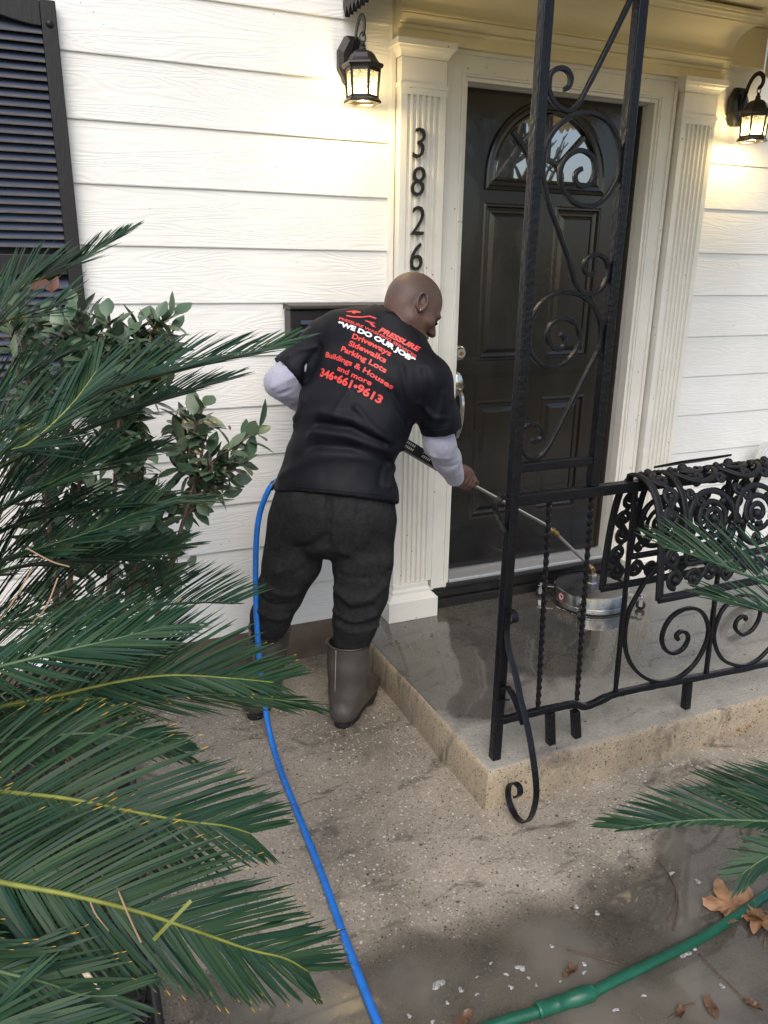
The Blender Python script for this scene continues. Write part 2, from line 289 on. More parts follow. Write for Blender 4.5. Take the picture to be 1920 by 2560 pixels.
def mat_water():
    m = bpy.data.materials.new('muddy_puddle_water'); m.use_nodes = True
    nt = m.node_tree; L = nt.links.new; nt.nodes.remove(nt.nodes['Principled BSDF']); out = nt.nodes['Material Output']
    tr = N(nt, 'ShaderNodeBsdfTransparent'); tr.inputs[0].default_value = (.70, .69, .66, 1)
    df = N(nt, 'ShaderNodeBsdfDiffuse'); df.inputs[0].default_value = (.165, .150, .125, 1)
    gl = N(nt, 'ShaderNodeBsdfGlossy'); gl.inputs['Roughness'].default_value = .03
    tc = N(nt, 'ShaderNodeTexCoord'); nz = N(nt, 'ShaderNodeTexNoise'); nz.inputs['Scale'].default_value = 5; nz.inputs['Detail'].default_value = 6; L(tc.outputs['Object'], nz.inputs['Vector'])
    mr = N(nt, 'ShaderNodeMapRange'); L(nz.outputs[0], mr.inputs[0]); mr.inputs[1].default_value = .35; mr.inputs[2].default_value = .65; mr.inputs[3].default_value = .30; mr.inputs[4].default_value = .85
    # the film thins out towards its rim
    at = N(nt, 'ShaderNodeAttribute'); at.attribute_name = 'deep'
    mm = N(nt, 'ShaderNodeMath', _operation='MULTIPLY'); L(mr.outputs[0], mm.inputs[0]); L(at.outputs['Fac'], mm.inputs[1])
    a = N(nt, 'ShaderNodeMixShader'); L(mm.outputs[0], a.inputs[0]); L(tr.outputs[0], a.inputs[1]); L(df.outputs[0], a.inputs[2])
    trc = N(nt, 'ShaderNodeBsdfTransparent'); rim = N(nt, 'ShaderNodeMixShader')
    n2 = N(nt, 'ShaderNodeTexNoise'); n2.inputs['Scale'].default_value = 7; n2.inputs['Detail'].default_value = 1; L(tc.outputs['Object'], n2.inputs['Vector'])
    bp = N(nt, 'ShaderNodeBump'); bp.inputs['Strength'].default_value = .012; bp.inputs['Distance'].default_value = .02; L(n2.outputs[0], bp.inputs['Height']); L(bp.outputs[0], gl.inputs['Normal'])
    fr = N(nt, 'ShaderNodeFresnel'); fr.inputs[0].default_value = 1.45
    c = N(nt, 'ShaderNodeMixShader'); L(fr.outputs[0], c.inputs[0]); L(a.outputs[0], c.inputs[1]); L(gl.outputs[0], c.inputs[2])
    L(at.outputs['Fac'], rim.inputs[0]); L(trc.outputs[0], rim.inputs[1]); L(c.outputs[0], rim.inputs[2]); L(rim.outputs[0], out.inputs[0])
    return m
MT['water'] = mat_water()

# ------------------------------------------------------------------ mesh helpers
class MB:
    def __init__(s): s.v = []; s.f = []; s.uv = {}
    def add(s, vs, fs):
        o = len(s.v); s.v += [tuple(v) for v in vs]; s.f += [tuple(i + o for i in f) for f in fs]; return o
    def box(s, x0, x1, y0, y1, z0, z1):
        s.add([(x0, y0, z0), (x1, y0, z0), (x1, y1, z0), (x0, y1, z0), (x0, y0, z1), (x1, y0, z1), (x1, y1, z1), (x0, y1, z1)],
              [(0, 3, 2, 1), (4, 5, 6, 7), (0, 1, 5, 4), (1, 2, 6, 5), (2, 3, 7, 6), (3, 0, 4, 7)]); return s
    def sweep(s, path, sec, up=None, closed=False, twist=0.0, scale=None):
        "sec: list of (a,b) offsets; up fixes the b axis when given"
        path = [Vector(p) for p in path]; n = len(path); k = len(sec); rings = []
        nrm = None
        for i, p in enumerate(path):
            a = path[max(i - 1, 0)] if not closed else path[(i - 1) % n]
            b = path[min(i + 1, n - 1)] if not closed else path[(i + 1) % n]
            t = (b - a).normalized()
            if up is not None:
                sd_ = t.cross(Vector(up))
                if sd_.length < 1e-5: sd_ = Vector((1, 0, 0))
                sd_.normalize(); un = sd_.cross(t).normalized()
            else:
                if nrm is None:
                    nrm = t.orthogonal().normalized()
                nrm = (nrm - t * nrm.dot(t)).normalized(); sd_ = nrm; un = t.cross(nrm)
            if twist:
                an = twist * i; sd_, un = sd_ * math.cos(an) + un * math.sin(an), un * math.cos(an) - sd_ * math.sin(an)
            q = scale[i] if scale else 1.0
            rings.append([p + sd_ * (x * q) + un * (y * q) for x, y in sec])
        vs = [v for r in rings for v in r]; fs = []
        m = n if closed else n - 1
        for i in range(m):
            j = (i + 1) % n
            for c in range(k):
                d = (c + 1) % k; fs.append((i * k + c, i * k + d, j * k + d, j * k + c))
        if not closed: fs += [tuple(range(k - 1, -1, -1)), tuple((n - 1) * k + c for c in range(k))]
        s.add(vs, fs); return s
    def tube(s, path, r, seg=8, closed=False, scale=None):
        return s.sweep(path, [(r * math.cos(2 * math.pi * i / seg), r * math.sin(2 * math.pi * i / seg)) for i in range(seg)], None, closed, 0, scale)
    def bar(s, path, wd, ht, up=None, twist=0.0, closed=False, scale=None):
        a, b = wd / 2, ht / 2
        return s.sweep(path, [(-a, -b), (a, -b), (a, b), (-a, b)], up, closed, twist, scale)
    def lathe(s, prof, o, seg=32, a0=0.0, flat=False):
        vs = []; fs = []; n = len(prof)
        for i in range(seg):
            a = a0 + 2 * math.pi * i / seg
            for r, z in prof: vs.append((o[0] + r * math.cos(a), o[1] + r * math.sin(a), o[2] + z))
        for i in range(seg):
            j = (i + 1) % seg
            for c in range(n - 1): fs.append((i * n + c, j * n + c, j * n + c + 1, i * n + c + 1))
        s.add(vs, fs); return s
    def prism_x(s, prof, x0, x1):
        "closed (y,z) profile extruded along x"
        n = len(prof); vs = [(x0, y, z) for y, z in prof] + [(x1, y, z) for y, z in prof]
        fs = [(i, (i + 1) % n, n + (i + 1) % n, n + i) for i in range(n)] + [tuple(range(n - 1, -1, -1)), tuple(range(n, 2 * n))]
        s.add(vs, fs); return s
    def prism_y(s, prof, y0, y1):
        n = len(prof); vs = [(x, y0, z) for x, z in prof] + [(x, y1, z) for x, z in prof]
        fs = [(i, (i + 1) % n, n + (i + 1) % n, n + i) for i in range(n)] + [tuple(range(n - 1, -1, -1)), tuple(range(n, 2 * n))]
        s.add(vs, fs); return s
    def prism_z(s, prof, z0, z1):
        n = len(prof); vs = [(x, y, z0) for x, y in prof] + [(x, y, z1) for x, y in prof]
        fs = [(i, (i + 1) % n, n + (i + 1) % n, n + i) for i in range(n)] + [tuple(range(n - 1, -1, -1)), tuple(range(n, 2 * n))]
        s.add(vs, fs); return s
    def ball(s, c, r, seg=12, ring=8, sc=(1, 1, 1), rot=None):
        vs = []; fs = []
        for i in range(ring + 1):
            th = math.pi * i / ring
            for j in range(seg):
                ph = 2 * math.pi * j / seg
                q = Vector((r * sc[0] * math.sin(th) * math.cos(ph), r * sc[1] * math.sin(th) * math.sin(ph), r * sc[2] * math.cos(th)))
                if rot: q = rot @ q
                vs.append(Vector(c) + q)
        for i in range(ring):
            for j in range(seg):
                k = (j + 1) % seg; fs.append((i * seg + j, (i + 1) * seg + j, (i + 1) * seg + k, i * seg + k))
        s.add(vs, fs); return s
    def build(s, name, m, parent=None, smooth=False, bevel=0.0, angle=None, wn=False):
        me = bpy.data.meshes.new(name); me.from_pydata(s.v, [], s.f); me.update()
        bm = bmesh.new(); bm.from_mesh(me); bmesh.ops.remove_doubles(bm, verts=bm.verts, dist=1e-6) if not s.uv else None
        bmesh.ops.recalc_face_normals(bm, faces=bm.faces) if not s.uv else None
        bm.to_mesh(me); bm.free()
        if s.uv:
            ul = me.uv_layers.new(name='UVMap')
            for pl in me.polygons:
                for li in pl.loop_indices: ul.data[li].uv = s.uv[me.loops[li].vertex_index]
        return link(name, me, m, parent, smooth, bevel, angle)
def link(name, me, m, parent=None, smooth=False, bevel=0.0, angle=None):
    o = bpy.data.objects.new(name, me); COL.objects.link(o)
    if m is not None: me.materials.append(MT[m] if isinstance(m, str) else m)
    if smooth:
        for pl in me.polygons: pl.use_smooth = True
        if angle is not None: me.set_sharp_from_angle(angle=R_(angle))
    if bevel:
        b = o.modifiers.new('bevel', 'BEVEL'); b.width = bevel; b.segments = 2; b.limit_method = 'ANGLE'; b.angle_limit = R_(35)
    if parent is not None:
        o.parent = parent
        o.matrix_parent_inverse = Matrix.Translation(-parent.location) if parent.parent is None else Matrix.Identity(4)
    return o
# all meshes are written in world coordinates; a thing's Empty stands at the thing's base and its parts get the inverse offset
def thing(name, label, cat, loc=(0, 0, 0), group=None):
    o = bpy.data.objects.new(name, None); COL.objects.link(o); o.location = loc; o.empty_display_size = .1
    return tag(o, label, cat, group)
def tag(o, label, cat=None, group=None, kind=None):
    if label: o['label'] = label
    if cat: o['category'] = cat
    if group: o['group'] = group
    if kind: o['kind'] = kind
    return o
def spline(pts, n=8, closed=False):
    "Catmull-Rom through the points"
    pts = [Vector(p) for p in pts]; out = []; m = len(pts)
    for i in range(m if closed else m - 1):
        if closed: a, b, c, d = pts[(i - 1) % m], pts[i], pts[(i + 1) % m], pts[(i + 2) % m]
        else: a, b, c, d = pts[max(i - 1, 0)], pts[i], pts[i + 1], pts[min(i + 2, m - 1)]
        for k in range(n):
            t = k / n
            out.append(.5 * ((2 * b) + (c - a) * t + (2 * a - 5 * b + 4 * c - d) * t * t + (3 * b - a - 3 * c + d) * t ** 3))
    if not closed: out.append(pts[-1])
    return out
def text_mesh(body, size, offset=0.0, extrude=0.0, shear=0.0, align='CENTER'):
    cu = bpy.data.curves.new('lettering', 'FONT'); cu.body = body; cu.size = size; cu.offset = offset; cu.extrude = extrude; cu.shear = shear
    cu.align_x = align; cu.resolution_u = 3
    o = bpy.data.objects.new('lettering_tmp', cu); COL.objects.link(o)
    bpy.context.view_layer.update()
    me = bpy.data.meshes.new_from_object(o.evaluated_get(bpy.context.evaluated_depsgraph_get()))
    bpy.data.objects.remove(o); bpy.data.curves.remove(cu)
    return me

# ================================================================== ground, walk, porch slab
def rough_edge(pts, amp, step, seed=0, closed=True):
    out = []; n = len(pts)
    for i in range(n if closed else n - 1):
        a = Vector(pts[i]); b = Vector(pts[(i + 1) % n]); k = max(1, int((b - a).length / step))
        for j in range(k):
            q = a.lerp(b, j / k); nn = mnoise.noise_vector(q * 7 + Vector((seed, seed * 2, 0)))
            out.append(q + Vector((nn.x, nn.y, 0)) * amp)
    return out
mb = MB(); mb.add([(-60, -80, GZ - .06), (60, -80, GZ - .06), (60, 30, GZ - .06), (-60, 30, GZ - .06)], [(0, 1, 2, 3)])
tag(mb.build('lawn', 'lawn'), 'dry winter lawn around the house', None, None, 'structure')
mb = MB(); mb.box(-4.6, 14, -17, -9.5, GZ - .08, GZ - .03)
tag(mb.build('driveway', 'driveway'), 'pale concrete drive across the front yard', None, None, 'structure')
# walkway with a gently uneven top
mb = MB(); nx, ny = 120, 90; x0, x1, y0, y1 = -2.6, 3.4, -3.6, 0.02
vs = []
for j in range(ny + 1):
    for i in range(nx + 1):
        x = x0 + (x1 - x0) * i / nx; y = y0 + (y1 - y0) * j / ny
        vs.append((x, y, GZ + .0018 * mnoise.noise(Vector((x * 3, y * 3, 0)))))
mb.add(vs, [(j * (nx + 1) + i, j * (nx + 1) + i + 1, (j + 1) * (nx + 1) + i + 1, (j + 1) * (nx + 1) + i) for j in range(ny) for i in range(nx)])
tag(mb.build('walkway', 'walk', smooth=True), 'exposed aggregate concrete walk, wet and dirty', None, None, 'structure')

# porch slab: rounded top edge, chipped lower front edge
def porch():
    bm = bmesh.new(); X0a, X0b, X1, Y0, Y1 = -0.512, -0.494, 2.6, -1.186, -0.0
    ring = []
    for i in range(12): ring.append((X0a + (X0b - X0a) * i / 12, Y1 + (Y0 - Y1) * i / 12))
    for i in range(61): ring.append((X0b + (X1 - X0b) * i / 60, Y0))
    ring += [(X1, Y1)]
    n = len(ring); cx, cy = 0.6, -.5
    rings = []
    for dz, ins in ((GZ - .02, 0), (GZ + .03, -.001), (PZ - .022, 0), (PZ - .008, .004), (PZ - .002, .010), (PZ, .020)):
        r = []
        for k, (x, y) in enumerate(ring):
            q = Vector((x, y, dz)); a = mnoise.noise(q * 9) * .004 + mnoise.noise(q * 40) * .0025
            if dz < PZ - .03: a *= 2.0
            xx = x + (ins if x < 0.5 and k < 13 else 0); yy = y + (ins if y < -1.1 else 0)
            if y > -.02: a = 0
            r.append(bm.verts.new((xx + (a if k < 12 else 0), yy + (a if k >= 12 and y < -1 else 0), dz + (mnoise.noise(q * 15) * .004 if dz > PZ - .01 and dz < PZ else 0))))
        rings.append(r)
    for i in range(len(rings) - 1):
        for k in range(n):
            f = bm.faces.new((rings[i][k], rings[i][(k + 1) % n], rings[i + 1][(k + 1) % n], rings[i + 1][k])); f.material_index = 1
    f = bm.faces.new(rings[-1]); bmesh.ops.triangulate(bm, faces=[f])
    bmesh.ops.recalc_face_normals(bm, faces=bm.faces)
    for f in bm.faces:
        f.material_index = 0 if f.normal.z > .8 else 1; f.smooth = True
    me = bpy.data.meshes.new('porch'); bm.to_mesh(me); bm.free()
    o = link('porch', me, 'porch'); me.materials.append(MT['porchside']); me.set_sharp_from_angle(angle=R_(50))
    return tag(o, 'raised concrete porch slab, wet on top with a tan pebbly front edge', None, None, 'structure')
porch()
mb = MB(); mb.box(-3.2, -.515, -.012, .05, GZ - .02, -.118); mb.box(-.515, .1, .0, .06, GZ, -.118)
# ================================================================== house
house = thing('house', 'white lap sided house front with fluted door surround and black panelled door', 'house', (0.4, 0, GZ))
mb.build('foundation', 'mortar', house)
def siding(x0, x1, zoff, zbot, ztop, joints=()):
    mb = MB(); k = 0
    zs = []
    z = 1.98947 + zoff + 6 * .19274
    while z > zbot - .19: zs.append(z); z -= .19274
    for z in zs:
        t = min(z + .19274 + .01, ztop)
        if z >= ztop or t <= zbot: continue
        zb = max(z, zbot)
        edges = [x0] + [j for j in joints if x0 < j < x1] + [x1]
        jo = .0
        for a, b in zip(edges, edges[1:]):
            nseg = max(1, int((b - a) / .12)); xs = [a + (b - a) * i / nseg for i in range(nseg + 1)]
            pf = []
            for x in xs:
                w_ = .0012 * mnoise.noise(Vector((x * 2.2, z * 9, 1.7)))
                pf.append([(x, .012, zb + w_), (x, -.0065, zb + w_), (x, -.0075, zb + .003 + w_), (x, .0005, t)])
            vs = [q for p4 in pf for q in p4]; fs = []
            for i in range(nseg):
                for c in range(3): fs.append((i * 4 + c, (i + 1) * 4 + c, (i + 1) * 4 + c + 1, i * 4 + c + 1))
            mb.add(vs, fs)
    return mb
wall = siding(-3.4, -.352, 0, -.122, 3.2).build('siding', 'siding', house)
siding(1.19, 3.6, .022, -.10, 3.2, (1.245 + .36,)).build('siding', 'siding', house)
mb = MB(); mb.box(-9, -.05, .03, .25, GZ, 3.2); mb.box(.9, 9, .03, .25, GZ, 3.2); mb.box(-.05, .9, .03, .25, 2.06, 3.2)
mb.build('wall_core', 'trim', house)
# corner strip between siding and pilaster
for a_, b_ in ((-.352, -.334), (1.178, 1.196)): MB().box(a_, b_, -.030, .03, -.118, 2.33).build('corner_board', 'trim', house, bevel=.002)

def pilaster(x0, x1, px0, px1, cx0, cx1):
    "fluted shaft with plinth and capital"
    mb = MB(); yb = .03; yf = -.070; n = 6; w_ = x1 - x0; m = .022
    prof = [(x0, yb), (x0, yf)]
    fw = (w_ - 2 * m) / n
    for i in range(n):
        a = x0 + m + fw * i
        prof.append((a + .004, yf))
        for k in range(7):
            t = math.pi * k / 6; prof.append((a + fw / 2 - (fw / 2 - .004) * math.cos(t), yf + .013 * math.sin(t)))
    prof += [(x1, yf), (x1, yb)]
    mb.prism_z(prof, .02, 1.955)
    mb.box(x0 - .0015, x1 + .0015, yf - .0015, yb, 1.955, 1.978)      # plain band
    o = mb.build('pilaster', 'trim', house)
    b = MB(); b.box(px0, px1, yf - .045, yb, PZ, -.055)
    pr = [(.0, -.055), (.0, -.048), (.006, -.045), (.012, -.035), (.026, -.022), (.026, -.010), (.034, .0), (.034, .020)]
    for (a0, z0), (a1, z1) in zip(pr, pr[1:]):
        b.add([(px0 + a0, yf - .045 + a0, z0), (px1 - a0, yf - .045 + a0, z0), (px1 - a0, yb, z0), (px0 + a0, yb, z0),
               (px0 + a1, yf - .045 + a1, z1), (px1 - a1, yf - .045 + a1, z1), (px1 - a1, yb, z1), (px0 + a1, yb, z1)],
              [(0, 1, 5, 4), (1, 2, 6, 5), (3, 0, 4, 7), (4, 5, 6, 7)])
    b.build('plinth', 'trim', o, bevel=.003)
    c = MB()
    for (e, z0, z1) in ((.006, 1.978, 1.993), (.0, 1.993, 2.075)):
        c.box(x0 - e, x1 + e, yf - e, yb, z0, z1)
    pr = [(.004, 2.075), (.006, 2.085), (.011, 2.094), (.018, 2.101), (.020, 2.108), (.026, 2.110), (.026, 2.130)]
    for (a0, z0), (a1, z1) in zip(pr, pr[1:]):
        c.add([(x0 - a0, yf - a0, z0), (x1 + a0, yf - a0, z0), (x1 + a0, yb, z0), (x0 - a0, yb, z0),
               (x0 - a1, yf - a1, z1), (x1 + a1, yf - a1, z1), (x1 + a1, yb, z1), (x0 - a1, yb, z1)],
              [(0, 1, 5, 4), (1, 2, 6, 5), (3, 0, 4, 7), (4, 5, 6, 7)])
    c.build('capital', 'trim', o)
    return o
pilaster(-.330, -.145, -.366, -.128, 0, 0); pilaster(.985, 1.172, .955, 1.205, 0, 0)
# entablature: frieze, stacked mouldings, cove, crown line (one profile run along x)
ent = [(.03, 2.130), (-.062, 2.130), (-.062, 2.165), (-.070, 2.167), (-.074, 2.176), (-.070, 2.181), (-.080, 2.183), (-.084, 2.192), (-.092, 2.199),
       (-.094, 2.206), (-.090, 2.209), (-.098, 2.211), (-.098, 2.219), (-.090, 2.221)]
for i in range(13):
    a = math.pi / 2 * i / 12; ent.append((-.090 - .105 * (1 - math.cos(a)), 2.222 + .088 * math.sin(a)))
ent += [(-.206, 2.312), (-.206, 2.318), (-.214, 2.320), (-.220, 2.328), (-.232, 2.331), (-.232, 2.338), (-.242, 2.340), (-.242, 2.35), (.03, 2.35)]
mb = MB(); mb.prism_x(ent, -.342, 1.198); mb.build('entablature', 'ceiling_glow', house, smooth=True, angle=38)
mb = MB(); mb.box(1.200, 1.435, -.045, .03, 2.205, 2.36); mb.build('frieze_board', 'ceiling_glow', house, bevel=.002)
# porch roof and its scalloped edges
roof = MB(); roof.box(-.50, 1.46, -1.62, .03, 2.362, 2.46); roof.box(-.50, 1.46, -1.172, -1.088, 2.16, 2.361); roof = roof.build('porch_roof', 'ceiling_glow', house)  # unseen header beam and deeper eave added to cut sky light over the door
def scallop(x, m, th, zt, zb, y0=-.03, pitch=.062, ph=0.0):
    prof = [(y0, zt), (y0, zb)]; y = y0
    while y > -1.34:
        for k in range(9):
            t = k / 8; prof.append((y - pitch * t, zb - .022 * math.sin(math.pi * t) - (.010 if k == 4 else 0)))
        y -= pitch
    prof.append((y, zt))
    return MB().prism_x([(a, b) for a, b in prof], x, x + th)
scallop(-.535, 'shutter', .018, 2.50, 2.212, -.02, .035).build('scalloped_trim', 'shutter', roof)
scallop(1.46, 'ceiling_glow', .018, 2.50, 2.19).build('scalloped_trim', 'ceiling_glow', roof)
# door casing and jambs
def frame(x0, x1, zt, zb, wd, y0, y1, mbx):
    "three-sided frame of width wd outside the opening x0..x1, top zt"
    mbx.prism_y([(x0 - wd, zb), (x0, zb), (x0, zt), (x1, zt), (x1, zb), (x1 + wd, zb), (x1 + wd, zt + wd), (x0 - wd, zt + wd)], y0, y1)
cs = MB()
frame(-.044, .889, 2.045, -.045, .084, -.030, .03, cs)
frame(-.030, .875, 2.031, -.045, .014, -.020, .03, cs)
frame(-.052, .897, 2.053, -.045, .010, -.036, -.030, cs)
frame(-.114, .959, 2.115, -.045, .0145, -.040, -.030, cs)
cs.build('door_casing', 'trim', house, bevel=.0018)
jb = MB(); frame(-.016, .884, 2.030, -.02, .03, .031, .075, jb); frame(-.024, .880, 2.036, -.02, .02, .005, .031, jb); frame(.000, .876, 2.022, -.02, .016, .075, .12, jb)
jb.build('door_jamb', 'trim', house, bevel=.0015)
# threshold and riser boards
mb = MB(); mb.prism_x([(.13, -.012), (.058, -.006), (.050, -.004), (.020, -.010), (-.022, -.016), (-.026, -.022), (-.026, -.030), (.13, -.030)], -.028, .872); mb.build('threshold', 'alu', house)
mb = MB(); mb.box(-.128, .985, -.030, .03, -.096, -.046); mb.box(-.045, .89, -.052, .03, -.045, -.030); mb.build('sill_board', 'oldpaint', house, bevel=.004)
mb = MB(); mb.box(-.127, .985, -.048, .03, PZ - .003, -.098); mb.build('riser_board', 'oldpaint', house, bevel=.003)

# ------------------------------------------------------------------ front door
DY = .063
def arc(cx, cz, r, a0, a1, n): return [(cx + r * math.cos(a0 + (a1 - a0) * i / n), cz + r * math.sin(a0 + (a1 - a0) * i / n)) for i in range(n + 1)]
mb = MB()
FX, FZ, FR = .410, 1.712, .252          # fanlight
x0, x1, z1 = -.004, .880, 2.030
# slab face as strips around the fanlight and the four panels
pan = [(.114, .306, .962, 1.612), (.477, .708, .962, 1.612), (.114, .306, .234, .788), (.477, .708, .234, .788)]
pan = [(.114, .372, .962, 1.612), (.466, .710, .962, 1.612), (.114, .372, .234, .788), (.466, .710, .234, .788)]
def quad(m_, a, b, c, d, y=DY): m_.add([(a, y, c), (b, y, c), (b, y, d), (a, y, d)], [(0, 1, 2, 3)])
for (a, b) in ((x0, .114), (.372, .466), (.710, x1)): quad(mb, a, b, 0.0, 1.66)
for (a, b) in ((.114, .372), (.466, .710)):
    for c, d in ((0, .234), (.788, .962), (1.612, 1.66)): quad(mb, a, b, c, d)
top = arc(FX, FZ, FR, math.pi, 0, 36)
RO = .302
outer = [(x0, 1.66), (x0, z1), (x1, z1), (x1, 1.66)]
ox = [(FX - RO, 1.66)] + arc(FX, FZ - .0, RO, math.pi, 0, 36) + [(FX + RO, 1.66)]
vs = [(x, DY, z) for x, z in ox]; n0 = len(vs)
vs2 = []
for x, z in ox:
    t = (x - x0) / (x1 - x0); vs2.append((x, DY, z1))
mb.add(vs + vs2, [(i, n0 + i, n0 + i + 1, i + 1) for i in range(n0 - 1)])
quad(mb, x0, FX - RO, 1.66, z1); quad(mb, FX + RO, x1, 1.66, z1)
mb.add([(x0, DY + .045, 0), (x1, DY + .045, 0), (x1, DY + .045, z1), (x0, DY + .045, z1)], [(0, 1, 2, 3)])
# raised panels: groove, bead and field
for (a, b, c, d) in pan:
    steps = [(0, 0), (.007, -.004), (.013, -.004), (.019, .010), (.030, .013), (.036, .013), (.052, .004), (.056, .0035)]
    for (i0, y0), (i1, y1) in zip(steps, steps[1:]):
        q = lambda i, y: [(a + i, DY + y, c + i), (b - i, DY + y, c + i), (b - i, DY + y, d - i), (a + i, DY + y, d - i)]
        mb.add(q(i0, y0) + q(i1, y1), [(0, 1, 5, 4), (1, 2, 6, 5), (2, 3, 7, 6), (3, 0, 4, 7)])
    i = .056; mb.add([(a + i, DY + .0035, c + i), (b - i, DY + .0035, c + i), (b - i, DY + .0035, d - i), (a + i, DY + .0035, d - i)], [(0, 1, 2, 3)])
door = mb.build('front_door', 'door', house)
tag(door, 'black four panel front door with half round fanlight')
fl = MB()
base = [(FX - RO - .012, FZ - .052)]
ring_o = [(FX - RO, 1.660)] + arc(FX, FZ, RO, math.pi, 0, 40) + [(FX + RO, 1.660)]
def half(r, zb, n=40): return [(FX - r, zb)] + arc(FX, FZ, r, math.pi, 0, n) + [(FX + r, zb)]
rs = [(RO, 1.660, 0.0), (RO - .003, 1.663, -.014), (RO - .014, 1.674, -.016), (RO - .020, 1.680, -.010), (RO - .034, 1.694, -.008), (RO - .040, 1.700, -.013), (RO - .046, 1.706, -.010), (RO - .052, 1.712, .010)]
for (r0, zb0, y0), (r1, zb1, y1) in zip(rs, rs[1:]):
    A = [(x, DY + y0, z) for x, z in half(r0, zb0)]; B = [(x, DY + y1, z) for x, z in half(r1, zb1)]; n = len(A)
    fl.add(A + B, [(i, (i + 1) % n, n + (i + 1) % n, n + i) for i in range(n)])
fan = fl.build('fanlight_frame', 'door', door)
g = MB(); gp = half(RO - .052, 1.712); g.add([(x, DY + .008, z) for x, z in gp], [tuple(range(len(gp)))]); g.build('fanlight_glass', 'glass', door)
mu_ = MB(); 
for dg in (45, 90, 135):
    a = R_(dg); mu_.bar([(FX + .075 * math.cos(a), DY + .002, FZ + .075 * math.sin(a)), (FX + .252 * math.cos(a), DY + .002, FZ + .252 * math.sin(a))], .020, .016, up=(0, 1, 0))
mu_.bar([(x, DY + .001, z) for x, z in arc(FX, FZ, .078, math.pi, 0, 18)], .018, .016, up=(0, 1, 0))
mu_.build('muntin', 'door', door, bevel=.003)
# door hardware
h = MB()
def disc_y(m_, cx, cz, prof, seg=28, sx=1.0, sz=1.0):
    n = len(prof); vs = []; fs = []
    for i in range(seg):
        a = 2 * math.pi * i / seg
        for r, y in prof: vs.append((cx + sx * r * math.cos(a), y, cz + sz * r * math.sin(a)))
    for i in range(seg):
        j = (i + 1) % seg
        for c in range(n - 1): fs.append((i * n + c, i * n + c + 1, j * n + c + 1, j * n + c))
    m_.add(vs, fs)
disc_y(h, .020, 1.003, [(.034, DY), (.034, DY - .006), (.030, DY - .012), (.024, DY - .014), (.023, DY - .026), (.020, DY - .030), (.0, DY - .030)])
db = h.build('deadbolt', 'nickel', door, smooth=True, angle=40)
h = MB(); disc_y(h, .020, 1.003, [(.009, DY - .0302), (.009, DY - .033), (.0, DY - .033)], 16); h.build('keyhole', 'brass', door, smooth=True, angle=40)
h = MB(); disc_y(h, .018, .868, [(.030, DY), (.030, DY - .006), (.024, DY - .014), (.0, DY - .016)], 28, 1.0, 1.75)
h.bar(spline([(.018, DY - .012, .84), (.018, DY - .040, .835), (.018, DY - .058, .80), (.018, DY - .060, .74), (.018, DY - .045, .68), (.018, DY - .020, .64), (.018, DY, .625)], 6), .020, .011, up=(1, 0, 0))
h.bar(spline([(.018, DY - .010, .862), (.018, DY - .045, .868), (.018, DY - .062, .862)], 4), .022, .005, up=(1, 0, 0))
h.build('handle_set', 'nickel', door, smooth=True, angle=50)

# ------------------------------------------------------------------ shutter
sx0, sx1, zt, zb = -2.02, -1.476, 2.112, .86
mb = MB()
mb.box(sx1 - .045, sx1, -.046, -.014, zb, zt); mb.box(sx0, sx0 + .045, -.046, -.014, zb, zt)
arc_t = [(sx0 + .0455, zt - .002), (sx0 + .0455, 2.040)]
for k in range(17):
    t = k / 16; arc_t.append((sx0 + .0455 + (sx1 - sx0 - .091) * t, 2.040 + .034 * math.sin(math.pi * t) ** 2))
arc_t += [(sx1 - .0455, 2.040), (sx1 - .0455, zt - .002)]
mb.prism_y(arc_t, -.044, -.014)
mb.box(sx0 + .0455, sx1 - .0455, -.044, -.014, 1.315, 1.378); mb.box(sx0 + .0455, sx1 - .0455, -.044, -.014, zb, .93)
sh = mb.build('shutter', 'shutter', house, bevel=.0025); tag(sh, 'black louvred shutter at the left edge of the wall')
lv = MB(); le = MB(); z = 2.034
while z > .94:
    if not (1.30 < z < 1.395):
        lv.add([(sx0 + .046, -.016, z + .012), (sx1 - .046, -.016, z + .012), (sx1 - .046, -.042, z - .010), (sx0 + .046, -.042, z - .010),
                (sx0 + .046, -.016, z + .006), (sx1 - .046, -.016, z + .006), (sx1 - .046, -.042, z - .0155), (sx0 + .046, -.042, z - .0155)],
               [(0, 3, 2, 1), (4, 5, 6, 7), (3, 7, 6, 2), (0, 1, 5, 4), (1, 2, 6, 5), (0, 4, 7, 3)])
        le.add([(sx0 + .046, -.0425, z - .0100), (sx1 - .046, -.0425, z - .0100), (sx1 - .046, -.0425, z - .0135), (sx0 + .046, -.0425, z - .0135)], [(0, 3, 2, 1)])
    z -= .0258
lv.build('louvre', 'louvre', sh); le.build('louvre_edge', 'louvre_edge', sh)
bd = MB(); bd.box(sx0 + .02, sx1 - .02, -.015, -.0142, zb + .02, zt - .03); bd.build('backing', 'rubber_black', sh)
bt = MB(); disc_y(bt, sx1 - .022, 2.048, [(.012, -.046), (.011, -.050), (.006, -.054), (0, -.055)], 16); bt.build('bolt', 'shutter', sh, smooth=True)

